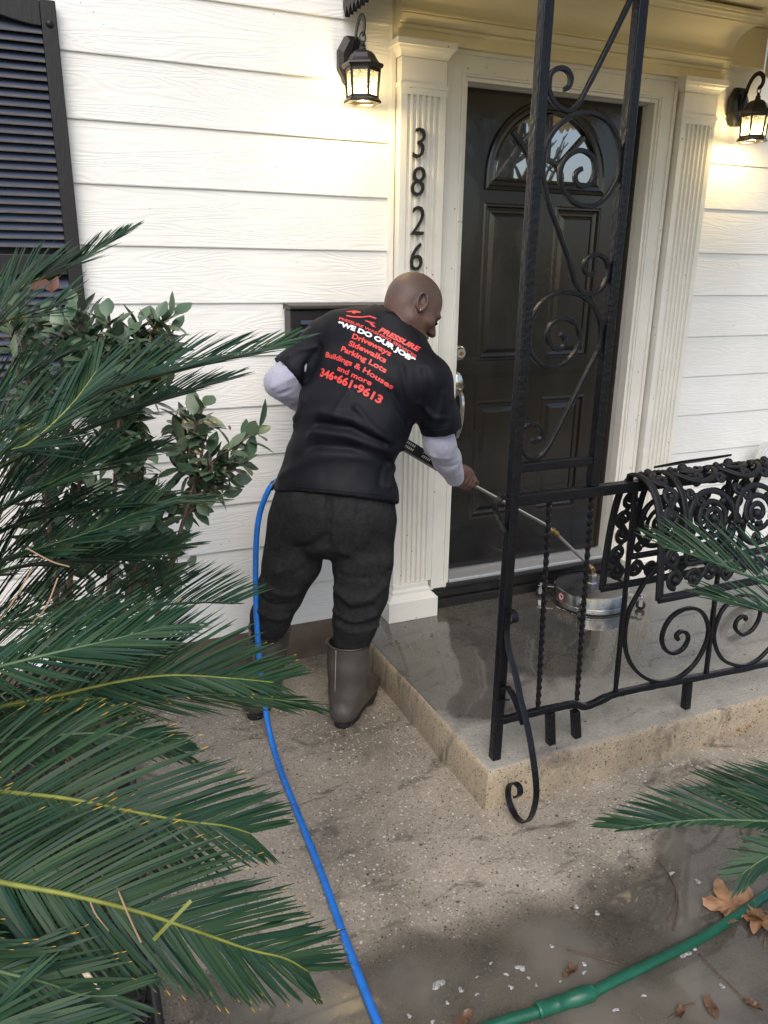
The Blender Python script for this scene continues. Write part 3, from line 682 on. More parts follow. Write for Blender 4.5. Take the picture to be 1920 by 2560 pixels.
# ------------------------------------------------------------------ house numbers
for ch, zc, lab in (('3', 1.794, 'black metal numeral 3, topmost on the left column'), ('8', 1.662, 'black metal numeral 8 between the 3 and the 2'),
                    ('2', 1.524, 'black metal numeral 2 between the 8 and the 6'), ('6', 1.392, 'black metal numeral 6 just above the bald head')):
    me = text_mesh(ch, .142, offset=-.0008, extrude=.004, shear=.12)
    zs = [v.co.y for v in me.vertices]; xs = [v.co.x for v in me.vertices]; h_ = max(zs) - min(zs); k = .104 / h_
    for v in me.vertices:
        x, y, z = v.co; v.co = (-.257 + (x - (max(xs) + min(xs)) / 2) * k * .86, -.0765 - z, zc + (y - (max(zs) + min(zs)) / 2) * k)
    o = link('house_number', me, 'lantern'); tag(o, lab, 'house number', 'numerals on the left column')
mb = MB(); mb.box(-.285, -.222, -.079, -.071, 1.318, 1.330); mb.box(-.285, -.222, -.0755, -.071, 1.24, 1.3175)
tag(mb.build('number_plate', 'lantern'), 'small dark plate under the numeral 6 behind the head', 'plate')

# ------------------------------------------------------------------ mailbox
mbx = thing('mailbox', 'black steel wall mailbox on the white siding behind the shoulder', 'mailbox', (-.57, -.05, .95))
mb = MB(); mb.box(-.775, -.350, -.098, -.016, .955, 1.196); mb.build('box', 'shutter', mbx, bevel=.004)
mb = MB(); mb.prism_x([(-.016, 1.220), (-.104, 1.214), (-.110, 1.206), (-.110, 1.199), (-.016, 1.1975)], -.780, -.346); mb.build('lid', 'shutter', mbx, bevel=.003)
mb = MB(); mb.box(-.735, -.390, -.101, -.0985, .99, 1.150); mb.build('front_recess', 'rubber_black', mbx)
mb = MB(); mb.box(-.737, -.388, -.108, -.1012, 1.146, 1.160); mb.build('flap_edge', 'louvre', mbx)

# ------------------------------------------------------------------ lanterns
def lantern(cx, label, power):
    L_ = thing('wall_lantern', label, 'wall lamp', (cx, 0, 2.0), 'lit lanterns beside the door')
    px, pz = cx - .0, 2.050
    mb = MB()
    octo = lambda hw, hh, c: [(px - hw, pz - hh + c), (px - hw + c * .6, pz - hh), (px + hw - c * .6, pz - hh), (px + hw, pz - hh + c), (px + hw, pz + hh - c), (px + hw - c * .6, pz + hh), (px - hw + c * .6, pz + hh), (px - hw, pz + hh - c)]
    A = [(x, -.012, z) for x, z in octo(.052, .078, .048)]; B = [(x, -.034, z) for x, z in octo(.050, .076, .047)]; Cc = [(x, -.040, z) for x, z in octo(.036, .060, .040)]
    mb.add(A + B + Cc, [(i, (i + 1) % 8, 8 + (i + 1) % 8, 8 + i) for i in range(8)] + [(8 + i, 8 + (i + 1) % 8, 16 + (i + 1) % 8, 16 + i) for i in range(8)] + [tuple(range(16, 24))])
    mb.build('back_plate', 'lantern', L_, bevel=.002)
    bx, by = cx, -.130
    mb = MB()
    pth = spline([(cx, -.042, 2.06), (cx, -.060, 2.10), (cx, -.072, 2.135), (cx, -.095, 2.162), (cx, -.122, 2.166), (cx, -.142, 2.150), (cx, -.146, 2.128), (cx, -.136, 2.112), (cx, -.126, 2.112)], 6)
    mb.bar(pth, .018, .004, up=(1, 0, 0))
    mb.add([(cx - .012, -.040, 2.025), (cx + .012, -.040, 2.025), (cx + .009, -.064, 2.108), (cx - .009, -.064, 2.108), (cx - .012, -.040, 2.10), (cx + .012, -.040, 2.10)], [(0, 1, 2, 3), (0, 3, 4), (1, 5, 2)])
    mb.build('scroll_arm', 'lantern', L_, smooth=True, angle=40)
    mb = MB(); mb.tube([(bx + .0105 * math.cos(a), by, 2.100 + .016 * math.sin(a)) for a in [2 * math.pi * i / 20 for i in range(20)]], .0022, 6, closed=True); mb.build('ring', 'lantern', L_, smooth=True)
    hx = lambda r, z: [(bx + r * math.cos(math.pi / 3 * i + math.pi / 6), by + r * math.sin(math.pi / 3 * i + math.pi / 6), z) for i in range(6)]
    mb = MB(); mb.lathe([(.0, .0), (.006, .0), (.007, -.010), (.011, -.014), (.010, -.020), (.013, -.026), (.013, -.032)], (bx, by, 2.090), 16)
    pr = [(.014, 2.062), (.030, 2.058), (.042, 2.048), (.050, 2.034), (.058, 2.024), (.072, 2.019), (.074, 2.013), (.070, 2.006), (.062, 2.003), (.0, 2.003)]
    vs = [];
    for r, z in pr: vs += hx(r, z)
    mb.add(vs, [(k * 6 + i, k * 6 + (i + 1) % 6, (k + 1) * 6 + (i + 1) % 6, (k + 1) * 6 + i) for k in range(len(pr) - 1) for i in range(6)])
    mb.build('roof', 'lantern', L_)
    mb = MB()
    top, bot = hx(.060, 2.003), hx(.052, 1.912)
    for i in range(6): mb.bar([top[i], bot[i]], .0075, .0075)
    for ring, th in ((hx(.059, 1.998), .010), (hx(.0525, 1.915), .010)):
        for i in range(6): mb.bar([ring[i], ring[(i + 1) % 6]], .006, th, up=(0, 0, 1))
    ro, ri = hx(.066, 1.904), hx(.054, 1.904); r2, r3 = hx(.058, 1.912), hx(.050, 1.893)
    r4, r5 = hx(.066, 1.897), hx(.050, 1.897)
    for a_, b_ in ((r2, ro), (ro, r4), (r4, r5)): mb.add(a_ + b_, [(i, (i + 1) % 6, 6 + (i + 1) % 6, 6 + i) for i in range(6)])
    mb.build('cage', 'lantern', L_)
    mb = MB(); a_, b_ = hx(.0575, 2.000), hx(.0505, 1.913); mb.add(a_ + b_, [(i, (i + 1) % 6, 6 + (i + 1) % 6, 6 + i) for i in range(6)]); mb.build('glass', 'seeded', L_)
    mb = MB(); mb.ball((bx, by, 1.936), .017, 14, 10, (1, 1, 1.25)); mb.build('bulb', 'bulb', L_, smooth=True)
    mb = MB(); mb.tube([(bx, by, 2.002), (bx, by, 1.956)], .011, 12); mb.build('socket', 'lantern', L_, smooth=True, angle=40)
    ld = bpy.data.lights.new('lantern_light', 'POINT'); lo = bpy.data.objects.new('lantern_light', ld); COL.objects.link(lo)
    ld.energy = power; ld.color = (1.0, .72, .32); ld.shadow_soft_size = .018; lo.location = (bx, by, 1.905); lo.parent = L_; lo.matrix_parent_inverse = Matrix.Translation(-L_.location)
    return L_
lantern(-.505, 'lit black lantern on the siding left of the column with numerals', 3.8)
lantern(1.336, 'lit black lantern at the right edge beyond the door', 3.8)

# ================================================================== iron porch column (trellis) and railing
RY = -1.13
S1 = [(-.363,1.778),(-.349,1.785),(-.344,1.801),(-.349,1.814),(-.363,1.823),(-.381,1.823),(-.398,1.815),(-.406,1.803),(-.407,1.788),(-.405,1.769),(-.394,1.752),(-.375,1.739),(-.354,1.732),(-.335,1.734),(-.321,1.745),(-.309,1.76),(-.291,1.792),(-.265,1.839),(-.241,1.884),(-.219,1.926),(-.2,1.963),(-.186,1.992),(-.172,2.03),(-.172,2.055),(-.185,2.075),(-.21,2.08),(-.23,2.065)]
S2 = [(-.288,1.602),(-.302,1.594),(-.308,1.583),(-.302,1.566),(-.282,1.559),(-.263,1.565),(-.251,1.581),(-.248,1.604),(-.255,1.625),(-.271,1.638),(-.297,1.644),(-.32,1.637),(-.34,1.624),(-.353,1.605),(-.356,1.584),(-.352,1.566),(-.344,1.552),(-.334,1.54),(-.31,1.522),(-.279,1.513),(-.251,1.513),(-.224,1.521),(-.198,1.544),(-.184,1.566),(-.171,1.592),(-.169,1.621),(-.175,1.654),(-.188,1.685),(-.211,1.711),(-.244,1.727),(-.279,1.733),(-.306,1.73),(-.334,1.72),(-.361,1.704),(-.383,1.683),(-.401,1.656),(-.408,1.632),(-.408,1.608),(-.408,1.583),(-.401,1.557),(-.392,1.533),(-.379,1.504),(-.353,1.461),(-.327,1.414),(-.306,1.376),(-.284,1.327),(-.271,1.307),(-.252,1.293),(-.229,1.29),(-.203,1.295),(-.185,1.311),(-.176,1.334),(-.175,1.357),(-.184,1.377),(-.2,1.388),(-.22,1.391),(-.242,1.385),(-.254,1.372),(-.255,1.356),(-.246,1.343),(-.234,1.34),(-.219,1.342)]
S3 = [(-.317,1.183),(-.303,1.176),(-.298,1.162),(-.303,1.148),(-.319,1.142),(-.338,1.149),(-.352,1.165),(-.357,1.186),(-.349,1.207),(-.33,1.22),(-.305,1.225),(-.279,1.217),(-.26,1.201),(-.25,1.177),(-.254,1.149),(-.269,1.123),(-.296,1.103),(-.33,1.094),(-.364,1.099),(-.391,1.118),(-.41,1.142),(-.416,1.169),(-.417,1.197),(-.411,1.224),(-.395,1.253),(-.369,1.277),(-.337,1.291),(-.298,1.293),(-.26,1.286),(-.229,1.27),(-.203,1.244),(-.184,1.211),(-.179,1.176),(-.182,1.14),(-.196,1.109),(-.216,1.073),(-.241,1.024),(-.266,.978),(-.293,.925),(-.319,.879),(-.334,.857),(-.354,.841),(-.377,.838),(-.401,.848),(-.417,.869),(-.425,.892),(-.422,.916),(-.407,.933),(-.385,.939),(-.364,.932),(-.351,.916),(-.35,.899),(-.361,.89),(-.374,.889),(-.386,.894)]
SA = [(.271,.145),(.261,.164),(.275,.175),(.298,.17),(.316,.148),(.311,.122),(.292,.102),(.256,.097),(.222,.115),(.202,.146),(.197,.178),(.207,.213),(.233,.243),(.275,.258),(.32,.256),(.359,.236),(.389,.2),(.406,.158),(.404,.116),(.389,.071),(.359,.029),(.317,.002),(.274,-.008),(.219,-.006),(.163,.015),(.109,.054),(.068,.104),(.044,.158),(.035,.208),(.035,.259),(.045,.304),(.068,.347),(.091,.386),(.12,.421),(.16,.47),(.19,.53),(.195,.59),(.17,.64),(.12,.665),(.07,.65),(.05,.60),(.07,.56),(.105,.565)]
SB = [(.58,.164),(.572,.182),(.552,.183),(.534,.167),(.534,.143),(.556,.119),(.582,.108),(.619,.119),(.642,.151),(.646,.191),(.631,.225),(.596,.254),(.554,.267),(.517,.265),(.478,.247),(.451,.216),(.438,.172),(.437,.125),(.459,.073),(.497,.025),(.547,-.004),(.611,-.024),(.66,-.018),(.696,.0),(.74,.04),(.79,.12),(.81,.2),(.80,.28),(.77,.35)]
def scroll(parent, pts, wd=.0125, ht=.012, y=RY):
    pth = [Vector((x, y, z)) for x, z in pts]
    pth = spline(pth, 3); n = len(pth)
    sc = [1 + .12 * mnoise.noise(p_ * 40) for p_ in pth]
    return MB().bar(pth, ht, wd, up=(0, 1, 0), scale=sc).build('scroll', 'iron', parent, smooth=True, bevel=.002, angle=40)
colm = thing('porch_column', 'black iron trellis column with curling scrolls in front of the door', 'porch column', (-.43, RY, PZ))
def post(parent, x0, z0, x1, z1, w_=.030, name='post'):
    n = 24
    return MB().bar([(x0 + (x1 - x0) * i / n + .0012 * mnoise.noise(Vector((x0, 0, i * .7))), RY, z0 + (z1 - z0) * i / n) for i in range(n + 1)], w_, w_, up=(0, 1, 0)).build(name, 'iron', parent, bevel=.003)
post(colm, -.437, PZ, -.430, 2.158); post(colm, -.157, .738, -.151, 2.158)
MB().box(-.4205, -.171, RY - .013, RY + .013, .803, .829).build('cross_bar', 'iron', colm, bevel=.003)
for s_ in (S1, S2, S3): scroll(colm, s_)
rail = thing('railing', 'black iron porch railing with twisted balusters and scrolls', 'railing', (-.2, RY, PZ))
mb = MB(); mb.bar([(-.4205 + 3.0 * i / 30, RY, .7205 + .0012 * mnoise.noise(Vector((i * .8, 0, 0)))) for i in range(31)], .030, .033, up=(0, 0, 1)); mb.build('top_rail', 'iron', rail, bevel=.003)
mb = MB(); pth = spline([(-.4215, RY, -.005), (-.35, RY, -.005), (-.288, RY, -.005), (-.2, RY, -.007), (-.142, RY, -.011), (-.112, RY, -.025), (-.092, RY, -.030), (-.060, RY, -.026), (-.02, RY, -.017), (.024, RY, -.010), (.11, RY, -.011), (.202, RY, -.014), (.406, RY, -.025), (.734, RY, -.038), (1.3, RY, -.04), (2.5, RY, -.04)], 6)
mb.bar(pth, .022, .020, up=(0, 1, 0), scale=[1 + .16 * mnoise.noise(p_ * 45) for p_ in pth]); mb.build('bottom_rail', 'iron', rail, smooth=True, bevel=.003, angle=50)
def twisted(xa, xb):
    n = 150; za, zb = .702, .004
    return MB().bar([(xa + (xb - xa) * i / n, RY, za + (zb - za) * i / n) for i in range(n + 1)], .0125, .0125, up=(0, 1, 0), twist=math.pi / 2 * 26 / n).build('baluster', 'iron', rail, smooth=True, angle=60)
twisted(-.306, -.286); twisted(-.155, -.134)
for xa, xb, zb in ((.010, .023, -.004), (.395, .427, -.018), (.80, .81, -.03), (1.2, 1.2, -.03), (1.6, 1.6, -.03), (2.0, 2.0, -.03)):
    n = 30
    MB().bar([(xa + (xb - xa) * i / n, RY, .703 + (zb - .703) * i / n) for i in range(n + 1)], .0135, .0135, up=(0, 1, 0), scale=[1 + .14 * mnoise.noise(Vector((xa * 9, 0, i * .5))) for i in range(n + 1)]).build('baluster', 'iron', rail, bevel=.002)
for xa, xb, zt in ((-.238, -.224, -.018), (-.138, -.121, -.036), (.345, .352, -.034), (1.1, 1.1, -.05), (1.9, 1.9, -.05)):
    MB().bar([(xb, RY, PZ), (xa, RY, zt)], .0255, .0255, up=(0, 1, 0)).build('leg', 'iron', rail, bevel=.002)
scroll(rail, SA, .0125, .0125); scroll(rail, SB, .0125, .0125)
tv4 = lambda a: [((1200 + x * .217) / PK, (1360 + y * .217) / PK) for x, y in a]
tv5 = lambda a: [((1180 + x * .1718) / PK, (1700 + y * .1718) / PK) for x, y in a]
tv7 = lambda a: [((1490 + x * .2592) / PK, (1130 + y * .2592) / PK) for x, y in a]
def in_x(pts, x): return [on_plane(a, b, (x, 0, 0), Vector((1, 0, 0))) for a, b in pts]
bx_ = -.436
strap = in_x(tv4([(372, 905), (400, 900), (408, 850), (385, 785), (330, 765), (285, 800), (272, 870), (285, 1000), (330, 1220), (395, 1450), (445, 1660)]) + tv5([(700, 250), (748, 430), (792, 610), (830, 790), (868, 1000), (905, 1250), (930, 1480), (935, 1680), (900, 1880), (840, 2020), (760, 2070), (660, 2010), (580, 1880), (535, 1740), (525, 1600), (560, 1510), (630, 1500), (690, 1560), (700, 1650), (660, 1700), (630, 1690)]), bx_)
strap = [Vector((p_.x, min(p_.y, -1.148), p_.z)) for p_ in strap]
MB().bar(spline(strap, 5), .005, .020, up=(1, 0, 0)).build('scroll_bracket', 'iron', rail, smooth=True, angle=40, bevel=.001)
strap = in_x(tv4([(310, 1800), (250, 1790), (235, 1720), (265, 1660), (320, 1655), (380, 1740), (430, 1860), (475, 1990), (500, 2080)]), bx_)
strap = [Vector((p_.x, min(p_.y, -1.148), p_.z)) for p_ in strap]
MB().bar(spline(strap, 5), .0045, .020, up=(1, 0, 0)).build('scroll_bracket', 'iron', rail, smooth=True, angle=40)
rv = lambda x, y: on_plane((1220 + x * .217) / PK, (880 + y * .217) / PK, (0, RY, 0), Vector((0, 1, 0)))
MB().bar(spline([rv(300, 1685), rv(215, 1680), rv(140, 1690), rv(90, 1740), rv(85, 1820), rv(120, 1910), rv(160, 1990), rv(195, 2070)], 6), .005, .026, up=(0, 1, 0)).build('rail_scroll', 'iron', rail, smooth=True, angle=40)

# ================================================================== rubber scroll mat draped over the rail
XM = -.010
back = in_x(tv7([(25, 1355), (40, 1230), (62, 1050), (92, 850), (130, 650), (178, 460), (225, 340), (285, 272)]), XM)
front = in_x(tv7([(395, 238), (470, 292), (540, 415), (575, 560), (592, 720), (598, 900), (588, 1200), (575, 1465)]), XM)
prof = spline([Vector((0, p_.y, p_.z)) for p_ in back] + [Vector((0, RY, .7555))] + [Vector((0, p_.y, p_.z)) for p_ in front], 8)
prof = [Vector((0, p_.y, max(p_.z, .7535) if RY - .022 < p_.y < RY + .022 else p_.z)) for p_ in prof]
acc = [0.0]
for a, b in zip(prof, prof[1:]): acc.append(acc[-1] + (b - a).length)
ML = acc[-1]; MW = .62
def mat_pt(u, v, h=0.0):
    v = min(max(v, 0), ML - 1e-5); i = max(j for j in range(len(acc)) if acc[j] <= v + 1e-9); i = min(i, len(acc) - 2)
    t = (v - acc[i]) / (acc[i + 1] - acc[i]); a, b = prof[i], prof[i + 1]; q = a.lerp(b, t)
    d = (prof[min(i + 3, len(prof) - 1)] - prof[max(i - 2, 0)]).normalized(); n_ = Vector((0, -d.z, d.y)); n_ = n_ if n_.z > -.2 or n_.y < 0 else -n_
    return Vector((XM + u, q.y, q.z)) + n_ * h, n_
dm = thing('door_mat', 'black rubber scrollwork door mat draped over the iron railing', 'door mat', (.3, RY, .4))
def mbar(m_, uv, wd, th, h=0.0, closed=False):
    rings = []; n = len(uv); k = 8
    sec = [(wd / 2 * math.cos(2 * math.pi * i / k), th / 2 * math.sin(2 * math.pi * i / k)) for i in range(k)]
    for i in range(n):
        p_, nn = mat_pt(uv[i][0], uv[i][1], h)
        a = mat_pt(*uv[(i - 1) % n if closed else max(i - 1, 0)], h)[0]; b = mat_pt(*uv[(i + 1) % n if closed else min(i + 1, n - 1)], h)[0]
        t = (b - a).normalized() if (b - a).length > 1e-7 else Vector((1, 0, 0)); sd_ = t.cross(nn).normalized()
        rings.append([p_ + sd_ * x + nn * y for x, y in sec])
    vs = [v for r in rings for v in r]; fs = []
    for i in range(n if closed else n - 1):
        j = (i + 1) % n
        for c in range(k): fs.append((i * k + c, i * k + (c + 1) % k, j * k + (c + 1) % k, j * k + c))
    if not closed: fs += [tuple(range(k)), tuple((n - 1) * k + c for c in range(k))]
    m_.add(vs, fs)
def line(u0, v0, u1, v1, n): return [(u0 + (u1 - u0) * i / n, v0 + (v1 - v0) * i / n) for i in range(n + 1)]
def mframe(m_, a, b, c, d, wd, th):
    for seg in (line(a, c, a, d, 70), line(b, c, b, d, 70), line(a, c, b, c, 20), line(a, d, b, d, 20)): mbar(m_, seg, wd, th)
fr_ = MB()
mframe(fr_, .010, MW - .010, .010, ML - .010, .024, .014); mframe(fr_, .022, MW - .022, .022, ML - .022, .008, .011)
mframe(fr_, .108, MW - .108, .108, ML - .108, .015, .012); mframe(fr_, .120, MW - .120, .120, ML - .120, .007, .010)
fr_.build('frame', 'rubber_black', dm, smooth=True)
sc_ = MB(); balls = MB()
def mball(u, v, r):
    r *= .9; p_, nn = mat_pt(u, v, -.002); balls.ball(p_, r, 10, 6, (1, 1, 1))
def curl(u, v, r, a0, dirn, turns=1.15, wd=.0115):
    pts = []
    n = 22
    for i in range(n + 1):
        t = i / n; a = a0 + dirn * 2 * math.pi * turns * t; rr = r * (1 - .62 * t)
        pts.append((u + rr * math.cos(a), v + rr * math.sin(a)))
    mbar(sc_, pts, wd * 1.6, .010); mball(u + .35 * r * math.cos(a) * .4, v + .35 * r * math.sin(a) * .4, r * .46)
def band(horizontal, pos, lo, hi):
    n = max(2, int(round((hi - lo) / .062))); st = (hi - lo) / n; sgn = 1
    for i in range(n):
        c = lo + st * (i + .5)
        f = (lambda p, q: (q, p)) if horizontal else (lambda p, q: (p, q))
        u, v = f(pos + .006 * sgn, c)
        curl(u, v, .030, math.pi / 2 * sgn + (0 if not horizontal else math.pi / 2), sgn)
        if i < n - 1:
            c2 = lo + st * (i + 1.5); pa = f(pos + .030 * sgn, c - .004); pm = f(pos, c + st / 2); pb = f(pos - .030 * sgn, c2 + .004)
            mbar(sc_, [tuple(q)[:2] for q in spline([(*pa, 0), (*pm, 0), (*pb, 0)], 6)], .016, .010)
        sgn = -sgn
band(False, .065, .035, ML - .035); band(False, MW - .065, .035, ML - .035)
band(True, .065, .112, MW - .112); band(True, ML - .065, .112, MW - .112)
# big spirals in the middle field
ca, cb = .122, MW - .122; nu = 2; du = (cb - ca) / nu; nv = max(2, int(round((ML - .244) / du))); dv = (ML - .244) / nv
for i in range(nu):
    for j in range(nv):
        u = ca + du * (i + .5); v = .122 + dv * (j + .5); R0 = min(du, dv) * .49; s_ = 1 if (i + j) % 2 else -1
        mbar(sc_, [(u + R0 * math.cos(2 * math.pi * k / 36), v + R0 * math.sin(2 * math.pi * k / 36)) for k in range(36)], .020, .011, 0, True)
        r1 = R0 * .58; mbar(sc_, [(u + r1 * math.cos(2 * math.pi * k / 28), v - .006 + r1 * math.sin(2 * math.pi * k / 28)) for k in range(28)], .018, .010, 0, True)
        curl(u, v - .006, r1 * .72, 1.2, s_, 1.2, .012)
        for k in range(5):
            a = .4 + 2 * math.pi * k / 5; q = (u + R0 * .80 * math.cos(a), v + R0 * .80 * math.sin(a))
            if k % 2: curl(*q, R0 * .20, a, s_, .9, .009)
            else: mball(*q, R0 * .13)
for i in range(nu + 1):
    for j in range(nv + 1):
        u = ca + du * i; v = .122 + dv * j
        for s_ in (1, -1):
            a, b = u + .024 * s_, v + .020 * s_
            if ca - .01 < a < cb + .01 and .11 < b < ML - .11: curl(a, b, .020, 0, s_, 1, .009)
sc_.add(balls.v, balls.f); sc_.build('scrollwork', 'rubber_black', dm, smooth=True)
mb = MB(); q = in_x([tv7([(820, 190)])[0]], .265)[0]
mb.add([(.262, -1.05, .752), (.480, -1.05, .757), (.500, -.90, .700), (.285, -.90, .695), (.262, -1.05, .760), (.480, -1.05, .765), (.500, -.90, .708), (.285, -.90, .703)],
       [(0, 3, 2, 1), (4, 5, 6, 7), (0, 1, 5, 4), (1, 2, 6, 5), (2, 3, 7, 6), (3, 0, 4, 7)])
tag(mb.build('rubber_slab', 'rubber_black', bevel=.002), 'thin black rubber slab lying on top of the draped scroll mat', 'mat')

# ================================================================== surface cleaner (pressure washer head)
on_z = lambda v, z: on_plane(v[0], v[1], (0, 0, z), Vector((0, 0, 1)))
cc = on_z(tv4([(1285, 455)])[0], -.048); cx, cy = cc.x, cc.y
clean = thing('surface_cleaner', 'round steel pressure washer surface cleaner on casters by the door sill', 'surface cleaner', (cx, cy, PZ))
RC = .172
mb = MB(); mb.lathe([(0, .012), (.05, .011), (.12, .007), (.155, .002), (RC - .006, -.002)], (cx, cy, -.058), 64); mb.build('deck', 'deck_dark', clean, smooth=True)
mb = MB(); mb.lathe([(RC - .006, -.002), (RC - .001, -.005), (RC, -.010), (RC, -.058), (RC + .002, -.060), (RC + .002, -.066), (RC - .002, -.067), (RC - .003, -.071), (RC + .003, -.072), (RC + .003, -.078), (RC - .012, -.079)], (cx, cy, -.058 + .008), 64); mb.build('skirt', 'steel', clean, smooth=True, angle=40)
mb = MB(); mb.lathe([(RC - .010, .0), (RC - .003, -.004), (RC - .004, -.020), (RC - .014, -.020)], (cx, cy, -.122), 64); mb.build('brush_ring', 'wheel', clean, smooth=True, angle=40)
mb = MB(); mb.lathe([(.024, .0), (.024, .006), (.019, .010), (.019, .030), (.022, .032), (.022, .046), (.016, .050), (.0, .050)], (cx, cy, -.048), 6); mb.build('swivel', 'steel', clean, bevel=.001)
for wpt, nm in ((tv4([(1150, 872)])[0], 0), (tv4([(690, 602)])[0], 1), (tv7([(398, 1512)])[0], 2)):
    q = on_z(wpt, PZ); d = Vector((q.x - cx, q.y - cy, 0)); d.normalize()
    q = Vector((q.x, q.y, PZ)) if nm < 2 else Vector((cx, cy, PZ)) + d * (RC + .055)
    s_ = Vector((-d.y, d.x, 0)); a = Vector((cx, cy, 0)) + d * (RC - .004); z0 = -.078
    mb = MB(); e = q.copy(); e.z = z0
    mb.bar([a + Vector((0, 0, z0)), e + d * .012], .034, .004, up=(0, 0, 1)); mb.bar([a + Vector((0, 0, z0 - .02)), a + Vector((0, 0, z0 + .0))], .034, .004, up=tuple(d))
    mb.tube([e + Vector((0, 0, .012)), e + Vector((0, 0, -.012))], .009, 10)
    for t in (1, -1): mb.bar([e + s_ * .012 * t + Vector((0, 0, -.010)), q + s_ * .012 * t + Vector((0, 0, .018))], .016, .002, up=tuple(s_))
    c_ = mb.build('caster', 'steel', clean)
    mb = MB(); ctr = q + Vector((0, 0, .022)); n = 20
    for (r, x) in ((.0,0),): pass
    prof_ = [(.0, -.008), (.018, -.009), (.022, -.006), (.022, .006), (.018, .009), (.0, .008)]
    vs = []; fs = []
    for i in range(n):
        an = 2 * math.pi * i / n
        for r, x in prof_: vs.append(ctr + d * (r * math.cos(an)) + Vector((0, 0, r * math.sin(an))) + s_ * x)
    for i in range(n):
        j = (i + 1) % n
        for c in range(5): fs.append((i * 6 + c, j * 6 + c, j * 6 + c + 1, i * 6 + c + 1))
    mb.add(vs, fs); mb.build('wheel', 'wheel', c_, smooth=True, angle=50)
    mb = MB(); mb.tube([ctr - s_ * .0105, ctr + s_ * .0105], .008, 12); mb.build('hub', 'brass', c_, smooth=True, angle=50)
# round sticker on the skirt: white pictogram in a red ring with a bar
mb = MB(); mb2 = MB(); vd = Vector((CC.x - cx, CC.y - cy, 0)); va = math.atan2(vd.y, vd.x) - R_(48)
def on_skirt(a, z, e=.0012): return (cx + (RC + e) * math.cos(a), cy + (RC + e) * math.sin(a), z)
sz_ = -.083; k = 20
pts = [(math.cos(2 * math.pi * i / k), math.sin(2 * math.pi * i / k)) for i in range(k)]
A = [on_skirt(va + x * .020 / RC, sz_ + y * .020, .0016) for x, y in pts]; B = [on_skirt(va + x * .0155 / RC, sz_ + y * .0155, .0016) for x, y in pts]
mb2.add(A + B, [(i, (i + 1) % k, k + (i + 1) % k, k + i) for i in range(k)])
mb2.add([on_skirt(va + x / RC, sz_ + y, .0020) for x, y in ((-.013, .010), (-.010, .013), (.013, -.010), (.010, -.013))], [(0, 1, 2, 3)])
mb.add(B, [tuple(range(k))]); sk = mb.build('sticker', 'decal', clean); mb2.build('sticker_ring', 'decalred', sk)
mb = MB(); mb.add([on_skirt(va + x / RC, sz_ + y, .0018) for x, y in ((-.002, -.004), (.008, -.007), (.009, .004), (.003, .009), (-.005, .008))], [(0, 1, 2, 3, 4)]); mb.build('pictogram', 'rubber_black', sk)
# lance
sock = Vector((cx, cy, .004)); HAND = P(1001, 1036, 2.93)
v3 = lambda x, y: ((1220 + x * .217) / PK, (880 + y * .217) / PK)
sd_ = PD(sock)
e1 = P(*tv4([(1275, 265)])[0], sd_ - .02)
cpl = P(*v3(765, 2075), sd_ - .20); k1 = P(*v3(640, 1975), sd_ - .235)
ldir = (k1 - HAND).normalized()
mb = MB(); mb.tube(spline([sock + Vector((0, 0, -.004)), sock + Vector((0, 0, .012)), e1, e1.lerp(cpl, .5), cpl], 6), .0075, 10); lan = mb.build('lower_tube', 'pipe', clean, smooth=True)
mb = MB(); mb.tube(spline([sock + Vector((0, 0, .004)), sock + Vector((-.004, -.002, .020)), e1], 5), .0125, 8); mb.build('elbow', 'brass', clean, smooth=True)
mb = MB(); mb.tube([HAND - ldir * .05, HAND, k1, k1.lerp(cpl, .6), cpl], .0070, 10); mb.build('lance', 'nickel', clean, smooth=True)
mb = MB(); d_ = (cpl - k1).normalized(); mb.tube([cpl - d_ * .022, cpl - d_ * .021, cpl - d_ * .004, cpl - d_ * .003, cpl + d_ * .012, cpl + d_ * .026], .0125, 8, scale=[.9, 1.1, 1.1, .8, 1.05, .8]); mb.build('coupler', 'brass', clean, smooth=True, angle=30)
# trigger gun: a vented black shroud held in front of the body
GB = P(815, 925, 2.80)
gdir = (HAND - GB).normalized()
g0, g1 = GB, HAND - ldir * .03
mb = MB(); gs = (g1 - g0)
up_ = (CAMF * -1).normalized()
mb.bar([g0, g0 + gs * .1, g0 + gs * .75, g0 + gs * .95, g1], .034, .042, up=tuple(-CAMD), scale=[.8, 1, 1, .75, .5]); gun = mb.build('trigger_gun', 'gunplastic', clean, bevel=.004)
sdv = gdir.cross(-CAMD).normalized(); upv = sdv.cross(gdir).normalized(); 
if sdv.dot(CC - g0) < 0: sdv = -sdv
gl = gs.length; gd2 = gs.normalized(); sdv = gd2.cross(-CAMD).normalized(); upv = sdv.cross(gd2).normalized()
sdv = sdv if sdv.dot(CC - g0) > 0 else -sdv
for grp_ in ([.33 + .021 * k for k in range(5)], [.535 + .021 * k for k in range(5)]):
    mb = MB()
    for k in grp_:
        for r in (.007, -.005):
            c = g0 + gd2 * (gl * k) + upv * r * 1.3 + sdv * .0176
            mb.bar([c - upv * .0046 - gd2 * .0015, c + upv * .0046 + gd2 * .0015], .0034, .0014, up=tuple(sdv))
    mb.build('vent', 'decal', gun)
mb = MB(); c = g0 + gd2 * gl * .475 + sdv * .0175; mb.bar([c - gd2 * .014, c + gd2 * .014], .018, .004, up=tuple(sdv)); mb.build('clip', 'gunplastic', gun, bevel=.001)
mb = MB(); mb.tube(spline([g0 + gdir * .01, g0 - Vector((0, 0, .05)) - gdir * .02, g0 - Vector((0, 0, .12)) - gdir * .05], 5), .017, 10); mb.build('grip', 'gunplastic', gun, smooth=True)
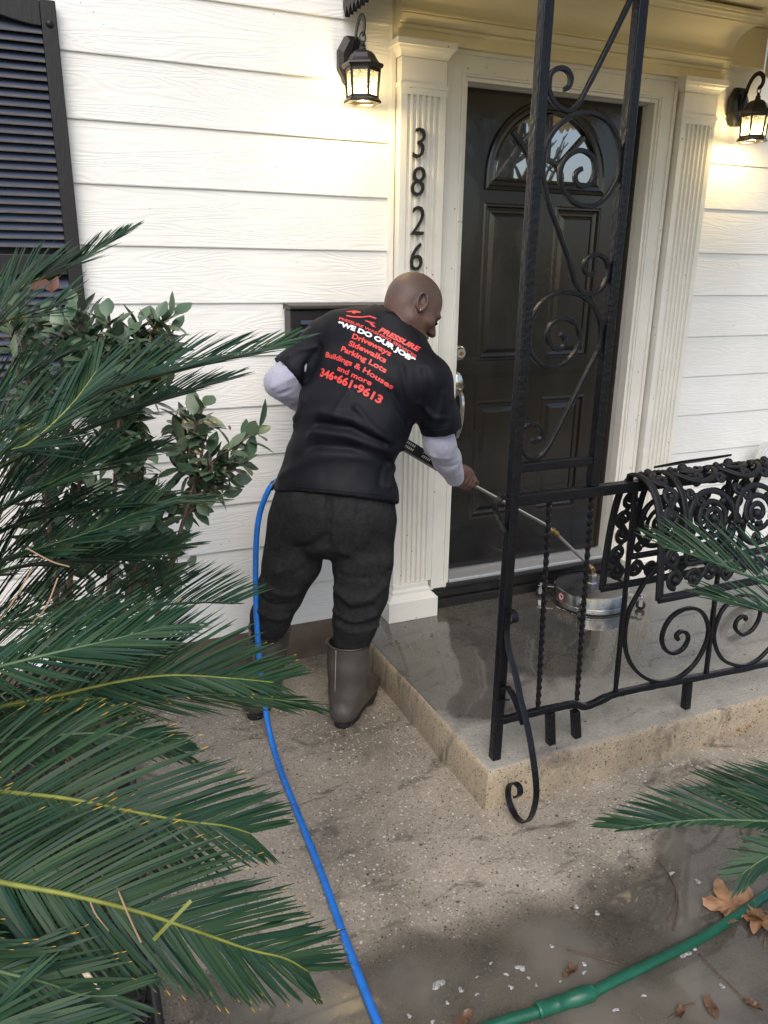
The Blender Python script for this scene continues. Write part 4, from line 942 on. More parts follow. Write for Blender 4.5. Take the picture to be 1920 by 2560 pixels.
mb = MB(); mb.tube([HAND - ldir * .012 + ldir * .055, HAND + ldir * .058, HAND + ldir * .075], .0095, 10, scale=[1, 1.05, .8]); mb.build('collar', 'brass', clean, smooth=True)

# ================================================================== person
class Field:
    "signed distance on a grid, blended primitives, meshed by surface nets"
    def __init__(s, lo, hi, h):
        s.lo = np.array(lo, float); s.h = h; s.n = np.ceil((np.array(hi) - s.lo) / h).astype(int) + 1
        s.f = np.full(tuple(s.n), .25, np.float32)
    def _blk(s, lo, hi):
        a = np.clip(((lo - s.lo) / s.h).astype(int), 0, s.n - 1); b = np.clip(((hi - s.lo) / s.h).astype(int) + 2, 0, s.n)
        ax = [s.lo[i] + s.h * np.arange(a[i], b[i]) for i in range(3)]
        X, Y, Z = np.meshgrid(*ax, indexing='ij'); return tuple(slice(a[i], b[i]) for i in range(3)), X, Y, Z
    def comb(s, sl, d, k, mode):
        g = s.f[sl]
        if mode == 'add':
            h = np.clip(.5 + .5 * (g - d) / k, 0, 1); s.f[sl] = g * (1 - h) + d * h - k * h * (1 - h)
        else:
            h = np.clip(.5 - .5 * (g + d) / k, 0, 1); s.f[sl] = g * (1 - h) - d * h + k * h * (1 - h)
    def cone(s, a, b, r0, r1, k=.02, mode='add', side=None, q0=1.0, q1=1.0, side1=None):
        "tapered capsule; with side given the section is an ellipse (r along side, r*q across)"
        a = np.array(a, float); b = np.array(b, float); m = max(r0, r1, r0 * q0, r1 * q1) + 2 * k + .02
        sl, X, Y, Z = s._blk(np.minimum(a, b) - m, np.maximum(a, b) + m)
        ab = b - a; L2 = ab @ ab; PX, PY, PZ_ = X - a[0], Y - a[1], Z - a[2]
        t = np.clip((PX * ab[0] + PY * ab[1] + PZ_ * ab[2]) / L2, 0, 1)
        r = r0 + (r1 - r0) * t; dx, dy, dz = PX - ab[0] * t, PY - ab[1] * t, PZ_ - ab[2] * t
        if side is None: d = np.sqrt(dx * dx + dy * dy + dz * dz) - r
        else:
            s0 = np.array(side, float); s1 = np.array(side1 if side1 is not None else side, float)
            sx_ = s0[0] + (s1[0] - s0[0]) * t; sy = s0[1] + (s1[1] - s0[1]) * t; sz = s0[2] + (s1[2] - s0[2]) * t
            ln = np.sqrt(sx_ ** 2 + sy ** 2 + sz ** 2); sx_, sy, sz = sx_ / ln, sy / ln, sz / ln
            u = dx * sx_ + dy * sy + dz * sz; w2 = np.maximum(dx * dx + dy * dy + dz * dz - u * u, 0); q = q0 + (q1 - q0) * t
            e = np.sqrt((u / r) ** 2 + w2 / (r * q) ** 2); g = np.sqrt((u / r ** 2) ** 2 + w2 / (r * q) ** 4)
            d = np.where(e > 1e-4, e * (e - 1) / np.maximum(g, 1e-6), -r * q)
        s.comb(sl, d.astype(np.float32), k, mode); return s
    def ell(s, c, rad, ax=None, k=.015, mode='add'):
        c = np.array(c, float); m = max(rad) + 2 * k + .02; sl, X, Y, Z = s._blk(c - m, c + m)
        A = np.array(ax, float) if ax is not None else np.eye(3); D = [X - c[0], Y - c[1], Z - c[2]]
        q = [D[0] * A[i][0] + D[1] * A[i][1] + D[2] * A[i][2] for i in range(3)]
        e = np.sqrt(sum((q[i] / rad[i]) ** 2 for i in range(3))); g = np.sqrt(sum((q[i] / rad[i] ** 2) ** 2 for i in range(3)))
        d = np.where(e > 1e-4, e * (e - 1) / np.maximum(g, 1e-6), -min(rad))
        s.comb(sl, d.astype(np.float32), k, mode); return s
    def cut(s, o, n, k=.006):
        "remove everything on the side the normal points to"
        o = np.array(o, float); n = np.array(n, float); n /= np.linalg.norm(n)
        ax = [s.lo[i] + s.h * np.arange(s.n[i]) for i in range(3)]
        d = ((ax[0] - o[0]) * n[0])[:, None, None] + ((ax[1] - o[1]) * n[1])[None, :, None] + ((ax[2] - o[2]) * n[2])[None, None, :]
        g = s.f; h = np.clip(.5 - .5 * (g - d) / k, 0, 1); s.f = (g * (1 - h) + d * h + k * h * (1 - h)).astype(np.float32); return s
    def mesh(s, name, smooth=1):
        f = s.f; f[0] = f[-1] = .25; f[:, 0] = f[:, -1] = .25; f[:, :, 0] = f[:, :, -1] = .25
        neg = f < 0
        cn = neg[:-1, :-1, :-1].astype(np.int8)
        off = [(i, j, k) for i in (0, 1) for j in (0, 1) for k in (0, 1)]
        sh_ = tuple(x - 1 for x in f.shape); cnt = np.zeros(sh_, np.int8)
        for i, j, k in off: cnt += neg[i:i + sh_[0], j:j + sh_[1], k:k + sh_[2]]
        act = np.argwhere((cnt > 0) & (cnt < 8)); idx = np.full(sh_, -1, np.int32); idx[tuple(act.T)] = np.arange(len(act))
        cv = np.stack([f[act[:, 0] + i, act[:, 1] + j, act[:, 2] + k] for i, j, k in off], 1)
        O = np.array(off, float); pos = np.zeros((len(act), 3)); c = np.zeros(len(act))
        for a in range(8):
            for b in range(a + 1, 8):
                if abs(O[a] - O[b]).sum() == 1:
                    va, vb = cv[:, a], cv[:, b]; m = (va < 0) != (vb < 0); t = np.where(m, va / np.where(m, va - vb, 1), 0)
                    pos += np.where(m[:, None], O[a] + (O[b] - O[a]) * t[:, None], 0); c += m
        pos = s.lo + s.h * (act + pos / c[:, None])
        quads = []
        for ax in range(3):
            sl0 = [slice(1, -1)] * 3; sl0[ax] = slice(0, -1); sl1 = [slice(1, -1)] * 3; sl1[ax] = slice(1, None)
            a = neg[tuple(sl0)]; b = neg[tuple(sl1)]; e = np.argwhere(a != b)
            if not len(e): continue
            base = e.copy(); o2 = [i for i in range(3) if i != ax]
            for i in o2: base[:, i] += 1
            def at(d1, d2):
                q = base.copy(); q[:, o2[0]] -= d1; q[:, o2[1]] -= d2; return idx[q[:, 0], q[:, 1], q[:, 2]]
            Q = np.stack([at(1, 1), at(0, 1), at(0, 0), at(1, 0)], 1)
            fl = a[tuple(e.T)] if ax != 1 else ~a[tuple(e.T)]
            Q = np.where(fl[:, None], Q, Q[:, ::-1]); quads.append(Q)
        Q = np.concatenate(quads)
        # Laplacian smoothing
        ed = np.concatenate([Q[:, [0, 1]], Q[:, [1, 2]], Q[:, [2, 3]], Q[:, [3, 0]]])
        for _ in range(smooth):
            ac = np.zeros_like(pos); ct = np.zeros(len(pos))
            np.add.at(ac, ed[:, 0], pos[ed[:, 1]]); np.add.at(ac, ed[:, 1], pos[ed[:, 0]]); np.add.at(ct, ed[:, 0], 1); np.add.at(ct, ed[:, 1], 1)
            pos = pos * .5 + .5 * ac / np.maximum(ct, 1)[:, None]
        me = bpy.data.meshes.new(name); me.vertices.add(len(pos)); me.vertices.foreach_set('co', pos.ravel())
        me.loops.add(Q.size); me.loops.foreach_set('vertex_index', Q.ravel().astype(np.int32)); me.polygons.add(len(Q))
        me.polygons.foreach_set('loop_start', np.arange(0, Q.size, 4, dtype=np.int32)); me.polygons.foreach_set('loop_total', np.full(len(Q), 4, np.int32))
        me.update(calc_edges=True); me.validate()
        return me
def displace(me, fn):
    n = len(me.vertices); co = np.empty(n * 3); me.vertices.foreach_get('co', co); co = co.reshape(-1, 3)
    no = np.empty(n * 3); me.vertices.foreach_get('normal', no); no = no.reshape(-1, 3)
    d = fn(co, no); co = co + no * d[:, None]; me.vertices.foreach_set('co', co.ravel()); me.update()
def nz(co, sc, seed=0.0):
    return np.array([mnoise.noise(Vector((p_[0] * sc[0] + seed, p_[1] * sc[1], p_[2] * sc[2]))) for p_ in co])
def to_px(co):
    q = (co - np.array(CC)) @ CR.T
    return (960 + CF * q[:, 0] / q[:, 2]) / PK, (1280 + CF * q[:, 1] / q[:, 2]) / PK
def ridge(co, line_, wd, amp):
    "soft fold along a polyline of points lying on the cloth"
    best = np.full(len(co), 9.0)
    for a, b in zip(line_, line_[1:]):
        a = np.array(a); b = np.array(b); ab = b - a; t = np.clip(((co - a) @ ab) / (ab @ ab), 0, 1)
        best = np.minimum(best, np.linalg.norm(co - a - t[:, None] * ab, axis=1))
    return amp * np.exp(-(best / wd) ** 2)
nv = lambda v: np.array(v)
J = dict(
    pelvis=P(722, 1100, 2.70), hem=P(727, 1064, 2.69), waist=P(737, 985, 2.68), rib=P(770, 895, 2.67), chest=P(806, 800, 2.66), upper=P(838, 735, 2.66),
    neck=P(872, 690, 2.66), rsh=P(918, 822, 2.585), lsh=P(704, 738, 2.745), relb=P(950, 958, 2.70), rwri=P(983, 1030, 2.90), lelb=P(606, 826, 2.72), lwri=P(700, 905, 2.90), lhand=P(790, 930, 2.86),
    rhip=P(782, 1135, 2.71), lhip=P(648, 1135, 2.74), rknee=P(782, 1285, 2.77), lknee=P(606, 1278, 2.82), rank=P(757, 1390, 2.86), lank=P(584, 1350, 2.92))
U = (J['rsh'] - J['lsh']).normalized()                 # across the shoulders, to his right
Vd = (J['hem'] - J['upper']); Vd = (Vd - U * Vd.dot(U)).normalized()
Nb = Vd.cross(U).normalized()
if Nb.dot(CC - J['chest']) < 0: Nb = -Nb                # out of the back, towards the camera
Uh = (P(857, 1083, 2.66) - P(594, 1056, 2.72)).normalized()
# --- skin: one continuous body
r_, d_, f_ = CAMR, CAMD, CAMF
yaw, pit = R_(20), R_(30)
hf = (r_ * math.cos(yaw) + f_ * math.sin(yaw)); hF = (hf * math.cos(pit) + d_ * math.sin(pit)).normalized()
hU = (hf * math.sin(pit) - d_ * math.cos(pit)).normalized(); hL = hU.cross(hF).normalized()     # his left
HO = P(900, 650, 2.64)
AX = [list(hF), list(hL), list(hU)]
H = lambda f, l, u: HO + hF * f + hL * l + hU * u
Fd = Field((-1.35, -1.05, -.33), (-.10, -.02, 1.42), .0045)
# torso and legs under the clothes
Fd.cone(J['pelvis'], J['waist'], .150, .135, .03, side=Uh, q0=.70, q1=.70).cone(J['waist'], J['chest'], .135, .155, .03, side=Uh, side1=U, q0=.70, q1=.62).cone(J['chest'], J['upper'], .155, .11, .03, side=U, q0=.62, q1=.6)
for a, b, c in (('rhip', 'rknee', 'rank'), ('lhip', 'lknee', 'lank')):
    Fd.cone(J[a], J[b], .082, .060, .03).cone(J[b], J[c], .056, .048, .02)
for side_, foot in (('rank', P(752, 1530, 2.90)), ('lank', P(556, 1525, 3.0))): Fd.cone(J[side_], foot, .046, .035, .02)
for a, b, c in (('rsh', 'relb', 'rwri'), ('lsh', 'lelb', 'lwri')):
    Fd.cone(J['upper'], J[a], .07, .058, .03).cone(J[a], J[b], .050, .040, .02).cone(J[b], J[c], .040, .028, .015)
Fd.cone(P(866, 712, 2.67), H(-.030, 0, -.060), .052, .056, .02)
Fd.cone(H(-.02, 0, -.17), H(-.008, 0, -.075), .050, .054, .02)
# skull and face
Fd.ell(H(-.006, 0, .004), (.0965, .0765, .086), AX, .02).ell(H(-.03, 0, -.025), (.068, .068, .07), AX, .03)
Fd.ell(H(.036, 0, -.050), (.050, .060, .072), AX, .03)
Fd.cone(H(.005, .048, -.085), H(.068, .012, -.122), .024, .020, .03).cone(H(.005, -.048, -.085), H(.068, -.012, -.122), .024, .020, .03)
Fd.cone(H(.066, -.012, -.120), H(.066, .012, -.120), .020, .020, .02)
Fd.cone(H(.082, -.034, -.018), H(.082, .034, -.018), .012, .012, .014)
Fd.cone(H(.086, 0, -.030), H(.106, 0, -.066), .009, .0125, .012).ell(H(.094, .014, -.069), (.012, .008, .008), AX, .008).ell(H(.094, -.014, -.069), (.012, .008, .008), AX, .008)
Fd.ell(H(.088, 0, -.090), (.013, .025, .0065), AX, .006).ell(H(.086, 0, -.102), (.013, .022, .007), AX, .006)
for s_ in (1, -1):
    Fd.ell(H(.084, .031 * s_, -.036), (.013, .017, .010), AX, .006, 'sub'); Fd.ell(H(.074, .031 * s_, -.037), (.012, .015, .011), AX, .005)
    Fd.ell(H(.058, .046 * s_, -.058), (.026, .020, .016), AX, .02)
    # ear: rim, bowl, lobe
    ec = H(.004, .077 * s_, -.030)
    tilt = hU * math.cos(R_(10)) - hF * math.sin(R_(10)); fwd = hF * math.cos(R_(10)) + hU * math.sin(R_(10)); outw = (hL * s_ - hF * .45).normalized()
    EA = [list(fwd), list(outw), list(tilt)]
    Fd.ell(ec + outw * .006, (.0185, .0085, .034), EA, .004).ell(ec + outw * .012 + fwd * .003 + tilt * .002, (.0115, .008, .022), EA, .003, 'sub')
    Fd.ell(ec + outw * .004 - tilt * .026 + fwd * .003, (.010, .007, .011), EA, .004)
    rim_ = [ec + outw * .013 + fwd * (.0165 * math.cos(a)) + tilt * (.031 * math.sin(a)) for a in [R_(20 + 230 * i / 9) for i in range(10)]]
    for a, b in zip(rim_, rim_[1:]): Fd.cone(a, b, .0045, .0045, .003)
# folds at the nape

# right hand closed round the lance
ld = ldir; toC = (CC - HAND); toC = (toC - ld * toC.dot(ld)).normalized(); upl = ld.cross(toC).normalized()
if upl.z < 0: upl = -upl
wr = nv(J['rwri'])
palm = HAND + toC * .006 + upl * .024 - ld * .012
Fd.cone(J['rwri'], palm - ld * .03, .028, .026, .012)
PAx = [list(ld), list(toC), list(upl)]
Fd.ell(palm - ld * .002, (.047, .021, .030), PAx, .012)
def around(c, r, ang): return c + upl * (r * math.sin(ang)) + toC * (r * math.cos(ang))
for i, (ox, r, rad, end) in enumerate(((.030, .0235, .0095, -215), (.010, .025, .0100, -235), (-.011, .0245, .0095, -230), (-.030, .0225, .0082, -210))):
    pts = [around(HAND + ld * ox + ld * (.004 * k / 6), r * (1.12 if k < 2 else 1.0), R_(75 + (end - 75) * k / 7)) for k in range(8)]
    for a, b in zip(pts, pts[1:]): Fd.cone(a, b, rad, rad * .96, .004)
th = [palm + ld * .010 + upl * .010 + toC * .006, HAND + ld * .040 + upl * .020 + toC * .012, HAND + ld * .066 + upl * .0145 + toC * .006, HAND + ld * .084 + upl * .012]
for a, b, r0, r1 in zip(th, th[1:], (.013, .0115, .0098), (.0115, .0098, .0085)): Fd.cone(a, b, r0, r1, .006)
# left hand round the grip
lg = g0 - Vector((0, 0, .055)) - gdir * .02; Fd.cone(J['lwri'], lg - gdir * .03, .027, .026, .012); Fd.ell(lg - gdir * .01, (.035, .035, .04), None, .012)
for i in range(4):
    c = lg + Vector((0, 0, .03 - .02 * i)); pts = [c + gdir * (.027 * math.cos(a)) + sdv * (.027 * math.sin(a)) for a in [R_(-120 + 40 * k) for k in range(7)]]
    for a, b in zip(pts, pts[1:]): Fd.cone(a, b, .0095, .009, .004)
me = Fd.mesh('person', 1); del Fd
at = me.attributes.new('scalp', 'FLOAT', 'POINT')
co_ = np.empty(len(me.vertices) * 3); me.vertices.foreach_get('co', co_); co_ = co_.reshape(-1, 3) - np.array(HO)
hf_, hl_, hu_ = co_ @ np.array(hF), co_ @ np.array(hL), co_ @ np.array(hU)
inh = (np.linalg.norm(co_, axis=1) < .13)
edge = hu_ - (-.048 + 1.1 * np.clip(hf_ + .02, 0, 1) + .004 * np.sin(hl_ * 90))
at.data.foreach_set('value', (np.clip(edge / .016 + .5, 0, 1) * inh).astype(np.float32))
person = link('person', me, 'skin', smooth=True)
tag(person, 'bald man bending forward in black printed shirt and rubber boots holding a lance', 'person')
# eyes, brows, earring
MT['eye'] = mat('eye_white', (.30, .26, .23), .2)
for s_ in (1, -1): MB().ball(H(.0745, .031 * s_, -.037), .0105, 12, 8).build('eye', 'eye', person, smooth=True)
for s_ in (1, -1):
    mb = MB(); mb.tube(spline([H(.095, .014 * s_, -.016), H(.095, .028 * s_, -.010), H(.082, .046 * s_, -.018)], 5), .0026, 6); mb.build('eyebrow', 'rubber_black', person, smooth=True)
    mb = MB(); mb.bar(spline([H(.093, .020 * s_, -.041), H(.094, .032 * s_, -.038), H(.082, .046 * s_, -.042)], 5), .005, .0022, up=tuple(hU)); mb.build('eyelashes', 'rubber_black', person, smooth=True)
mb = MB(); e_ = H(.008, -.083, -.030) - (hU * .98) * .029 - hL * .004; mb.ball(e_, .0032, 10, 8); mb.build('earring', 'nickel', person, smooth=True)

# --- T-shirt
Sh = Field((-1.25, -1.05, .30), (-.15, -.12, 1.36), .006)
pts = [(P(727, 1150, 2.70), Uh, .214, .70), (P(727, 1066, 2.69), Uh, .212, .70), (P(733, 990, 2.68), Uh, .178, .74), (P(766, 900, 2.67), (Uh + U).normalized(), .200, .70), (P(803, 812, 2.66), U, .196, .68), (P(832, 748, 2.66), U, .150, .66)]
for (a, sa, ra, qa), (b, sb, rb, qb) in zip(pts, pts[1:]): Sh.cone(a, b, ra, rb, .035, side=sa, side1=sb, q0=qa, q1=qb)
Sh.cone(P(878, 668, 2.655), P(860, 706, 2.66), .070, .088, .02, side=U, q0=1.0, q1=1.0).cone(P(868, 700, 2.665), P(840, 742, 2.66), .084, .12, .035, side=U, q0=.9, q1=.72)
Sh.cone(P(850, 716, 2.665), J['rsh'], .080, .074, .04).cone(P(832, 716, 2.66), P(740, 722, 2.70), .090, .084, .04).cone(P(770, 722, 2.69), J['lsh'], .082, .076, .04)
rm = P(949, 905, 2.655); Sh.cone(J['rsh'], rm, .080, .070, .03).cone(rm, P(962, 990, 2.73), .070, .074, .02)
lm = P(632, 800, 2.735); Sh.cone(J['lsh'], lm, .078, .066, .03).cone(lm, P(560, 860, 2.72), .066, .070, .02)
Sh.cone(J['rsh'] - Nb * .03, P(800, 850, 2.70), .07, .10, .04)
# openings: hem, two cuffs, neck
Sh.cut(P(727, 1070, 2.60), -(CAMD * -1).normalized() * 1.0 + CAMR * -.115 + CAMF * .12, .004) if False else None
hemn = (CAMD - CAMR * .105 - CAMF * .05).normalized()
hc = P(727, 1069, 2.53)
def cut_local(F, o, n, c, rad, k=.005):
    lo = np.array(c) - rad; hi = np.array(c) + rad; sl, X, Y, Z = F._blk(lo, hi); n = np.array(n.normalized()); o = np.array(o)
    d = (X - o[0]) * n[0] + (Y - o[1]) * n[1] + (Z - o[2]) * n[2]; m = ((X - c[0]) ** 2 + (Y - c[1]) ** 2 + (Z - c[2]) ** 2) < rad * rad
    F.f[sl] = np.where(m, np.maximum(F.f[sl], d), F.f[sl]).astype(np.float32)
cut_local(Sh, hc, hemn, J['hem'] + Vector((0, 0, -.2)), .34)
rc = P(951, 934, 2.66); cut_local(Sh, rc, (J['relb'] - J['rsh']).normalized() * .9 + CAMD * .25, P(960, 1000, 2.73), .145)
lc = P(626, 806, 2.735); cut_local(Sh, lc, (J['lelb'] - J['lsh']), P(575, 850, 2.72), .125)
nc = P(869, 690, 2.58); cut_local(Sh, nc, ((P(866, 690, 2.6) - P(866, 790, 2.6)).normalized() * .82 + CAMR * .57) + Nb * .05, P(905, 625, 2.64), .165)
me = Sh.mesh('shirt', 2); del Sh
def on_back(x, y):  # a point on the back of the shirt, used to place folds
    h_ = SHB.ray_cast(CC, (P(x, y, 1) - CC).normalized()); return h_[0] if h_[0] is not None else P(x, y, 2.55)
SHB = BVHTree.FromPolygons([v.co for v in me.vertices], [p_.vertices for p_ in me.polygons])
folds = [([(640, 905), (700, 892), (760, 905), (820, 940), (868, 968)], .016, .013), ([(622, 962), (680, 935), (750, 942), (820, 965), (850, 975)], .017, .014), ([(632, 935), (690, 915), (760, 925), (830, 955)], .012, -.012),
         ([(612, 1000), (680, 962), (760, 968), (835, 1000)], .014, -.011), ([(608, 1030), (690, 985), (780, 985), (845, 1012)], .020, .007),
         ([(770, 880), (800, 915), (840, 950)], .012, .008), ([(900, 905), (880, 850), (868, 800)], .016, .010), ([(885, 915), (865, 880), (845, 845)], .011, -.008), ([(920, 880), (925, 840), (915, 800)], .012, -.007), ([(960, 850), (950, 890), (935, 925)], .012, .007),
         ([(975, 870), (965, 910)], .010, -.006), ([(905, 870), (935, 900), (965, 905)], .010, .006), ([(840, 1050), (848, 1010), (842, 985)], .012, .010), ([(820, 1045), (826, 1010)], .012, -.007), ([(660, 830), (655, 870), (640, 920)], .016, .009), ([(690, 750), (662, 790), (655, 830)], .013, -.008),
         ([(720, 900), (735, 870), (750, 850)], .012, .006), ([(625, 770), (650, 755), (680, 750)], .010, .006)]
fl3 = [([on_back(*q) for q in l], w_, a) for l, w_, a in folds]
def shirt_fold(co, no):
    d = .0045 * nz(co, (9, 9, 5), 3.1) + .0022 * nz(co, (22, 22, 12), 8.0)
    for l, w_, a in fl3: d = d + ridge(co, l, w_, a)
    return d
displace(me, shirt_fold)
shirt = link('shirt', me, 'shirt', person, smooth=True); tag(shirt, 'black short sleeved shirt with red and white lettering on the back')
hemb = MB()
# lettering: laid flat in the plane of the back, then pressed onto the cloth
SHB = BVHTree.FromPolygons([v.co for v in me.vertices], [p_.vertices for p_ in me.polygons])
TO = on_back(800, 770); TN = (CC - TO).normalized()
def txy(x, y): return on_back(673.9 + .2541 * x, 656.6 + .2541 * y)
def press(me2, name, m, line3, hgt, fromcaps=None):
    "fit a flat text mesh along the curved baseline through three points on the cloth"
    xs = [v.co.x for v in me2.vertices]; ys = [v.co.y for v in me2.vertices]; x0, x1 = min(xs), max(xs)
    A, Mm, B = [txy(*q) for q in line3]; L = (Mm - A).length + (B - Mm).length; tm = (Mm - A).length / L
    C1 = (Mm - A * (1 - tm) ** 2 - B * tm ** 2) / (2 * tm * (1 - tm))
    cap = fromcaps or max(ys); k = L / (x1 - x0); ky = hgt / cap
    bm = bmesh.new(); bm.from_mesh(me2); bmesh.ops.triangulate(bm, faces=bm.faces)
    for v in bm.verts: v.co = Vector(((v.co.x - x0) * k, v.co.y * ky, 0))
    for _ in range(3):
        es = [e for e in bm.edges if e.calc_length() > .009]
        if not es: break
        bmesh.ops.subdivide_edges(bm, edges=es, cuts=1); bmesh.ops.triangulate(bm, faces=bm.faces)
    for v in bm.verts:
        t = v.co.x / L; q = A * (1 - t) ** 2 + C1 * (2 * t * (1 - t)) + B * t * t; ux = ((C1 - A) * (1 - t) + (B - C1) * t).normalized(); uy = TN.cross(ux).normalized()
        if uy.dot(CAMD) > 0: uy = -uy
        q = q + uy * v.co.y; h_ = SHB.ray_cast(q + TN * .2, -TN)
        v.co = (h_[0] + TN * .0016) if h_[0] is not None else q
    o_me = bpy.data.meshes.new(name); bm.to_mesh(o_me); bm.free()
    o = link(name, o_me, m, shirt, smooth=True); return o
def word(body, line3, hgt, m='red', shear=0.0, bold=.032, cap='H'):
    cm = text_mesh(cap, 1.0, offset=bold); c = max(v.co.y for v in cm.vertices)
    press(text_mesh(body, 1.0, offset=bold, shear=shear), 'lettering', m, line3, hgt, c)
word('PRESSURE', ((564, 231), (728, 316), (910, 409)), .0165, 'red', .25, .05)
word('PRESSURE WASHING SERVICES', ((228, 132), (500, 236), (880, 461)), .0088, 'red', 0, .025)
word('\u201cWE DO OUR JOB\u201d', ((216, 181), (500, 288), (862, 500)), .0150, 'white', 0, .05)
word('Driveways', ((338, 291), (500, 357), (664, 446)), .0172); word('Sidewalks', ((308, 351), (470, 421), (622, 503)), .0172); word('Parking Lots', ((244, 398), (440, 487), (624, 588)), .0172)
word('Buildings & Houses', ((114, 450), (410, 566), (680, 730)), .0172); word('and more', ((212, 560), (360, 630), (500, 695)), .0172); word('346\u2022661\u20229613', ((66, 610), (330, 717), (580, 850)), .0262, 'red', 0, .04)
word('R', ((286, 62), (350, 78), (412, 92)), .0105, 'red', .8, .05); word('T', ((438, 168), (490, 184), (545, 196)), .0135, 'red', -.5, .06)
# the little lance between R and T
lm_ = MB(); pl = [(292, 98), (340, 108), (420, 112), (490, 104), (546, 124)]
pp = [txy(*q) for q in pl]; vs = []
for i, q in enumerate(pp):
    for s_ in (1, -1): vs.append(q + Vd * (.0022 * s_))
lm_.add(vs, [(2 * i, 2 * i + 1, 2 * i + 3, 2 * i + 2) for i in range(len(pp) - 1)])
lo_ = lm_.build('emblem', 'red', shirt)
for v in lo_.data.vertices:
    h_ = SHB.ray_cast(v.co + TN * .2, -TN)
    if h_[0] is not None: v.co = h_[0] + TN * .0017

# stitched hems: thin welts following the openings of the shirt
def welt(pts_px, wd, name='hem_stitch'):
    q = []
    for a, b in zip(pts_px, pts_px[1:]):
        for k in range(8):
            t = k / 8; x = a[0] + (b[0] - a[0]) * t; y = a[1] + (b[1] - a[1]) * t
            h_ = SHB.ray_cast(CC, (P(x, y, 1) - CC).normalized())
            if h_[0] is not None: q.append(h_[0] - (h_[0] - CC).normalized() * wd * .15)
    if len(q) > 4: MB().tube(spline(q[::2], 3), wd, 6).build(name, 'shirt', shirt, smooth=True)
welt([(597, 1047), (650, 1053), (720, 1059), (800, 1067), (856, 1074)], .0016)
welt([(912, 927), (930, 931), (960, 928), (984, 922)], .0014)
welt([(607, 768), (625, 785), (646, 808)], .0014)
welt([(832, 672), (850, 676), (866, 684), (882, 697), (895, 712), (905, 726)], .0030, 'collar')

# --- undershirt sleeves
Us = Field((-1.25, -1.05, .40), (-.15, -.12, 1.30), .0055)
Us.cone(J['rsh'].lerp(J['relb'], .35), J['relb'], .058, .052, .02).cone(J['relb'], J['relb'].lerp(J['rwri'], .45), .0545, .050, .02).cone(J['relb'].lerp(J['rwri'], .45), J['rwri'], .050, .037, .02)
me = Us.mesh('undershirt_sleeve', 2)
e1_ = [P(930, 960, 2.62), P(960, 985, 2.64), P(995, 975, 2.66)]
def slf(co, no): return .0022 * nz(co, (26, 26, 14), 1.0) + .0012 * nz(co, (60, 60, 30), 5.) + sum(ridge(co, [P(x0, y0, dd), P(x1, y1, dd + .02)], .010, a) for x0, y0, x1, y1, dd, a in ((925, 985, 985, 990, 2.67, .005), (930, 1010, 990, 1005, 2.73, -.005), (935, 1030, 992, 1020, 2.80, .005)))
displace(me, slf); link('undershirt_sleeve', me, 'under', person, smooth=True)
Us = Field((-1.25, -1.05, .40), (-.15, -.12, 1.30), .0055)
Us.cone(J['lsh'].lerp(J['lelb'], .35), J['lelb'], .056, .056, .02).cone(J['lelb'], J['lwri'], .056, .040, .02)
me = Us.mesh('undershirt_sleeve', 2); displace(me, lambda co, no: .0022 * nz(co, (26, 26, 14), 2.0) + .0012 * nz(co, (60, 60, 30), 7.) + sum(ridge(co, [P(x0, y0, dd), P(x1, y1, dd)], .009, a) for x0, y0, x1, y1, dd, a in ((590, 835, 640, 812, 2.67, .006), (600, 855, 645, 838, 2.68, -.006), (610, 872, 650, 858, 2.71, .006), (585, 800, 620, 785, 2.68, -.004), (625, 885, 655, 872, 2.75, -.004)))); link('undershirt_sleeve', me, 'under', person, smooth=True); del Us

# --- trousers
Tr = Field((-1.30, -.95, -.02), (-.25, -.05, .78), .006)
Tr.cone(P(724, 1040, 2.70), P(720, 1110, 2.70), .195, .212, .03, side=Uh, q0=.72, q1=.72)
Tr.cone(P(720, 1100, 2.70), P(716, 1130, 2.71), .212, .202, .03, side=Uh, q0=.72, q1=.60)
for pts in ([(789, 1128, 2.72, .106), (785, 1215, 2.745, .106), (780, 1280, 2.775, .094), (768, 1340, 2.82, .080), (759, 1385, 2.86, .064), (756, 1410, 2.87, .05)],
            [(643, 1128, 2.74, .106), (632, 1212, 2.78, .103), (604, 1280, 2.83, .084), (585, 1335, 2.89, .072), (576, 1375, 2.93, .058), (572, 1400, 2.95, .05)]):
    for (x0, y0, d0, r0), (x1, y1, d1, r1) in zip(pts, pts[1:]): Tr.cone(P(x0, y0, d0), P(x1, y1, d1), r0, r1, .024)
me = Tr.mesh('trousers', 2); del Tr
TB = BVHTree.FromPolygons([v.co for v in me.vertices], [p_.vertices for p_ in me.polygons])
def on_tr(x, y):
    h_ = TB.ray_cast(CC, (P(x, y, 1) - CC).normalized()); return h_[0] if h_[0] is not None else P(x, y, 2.7)
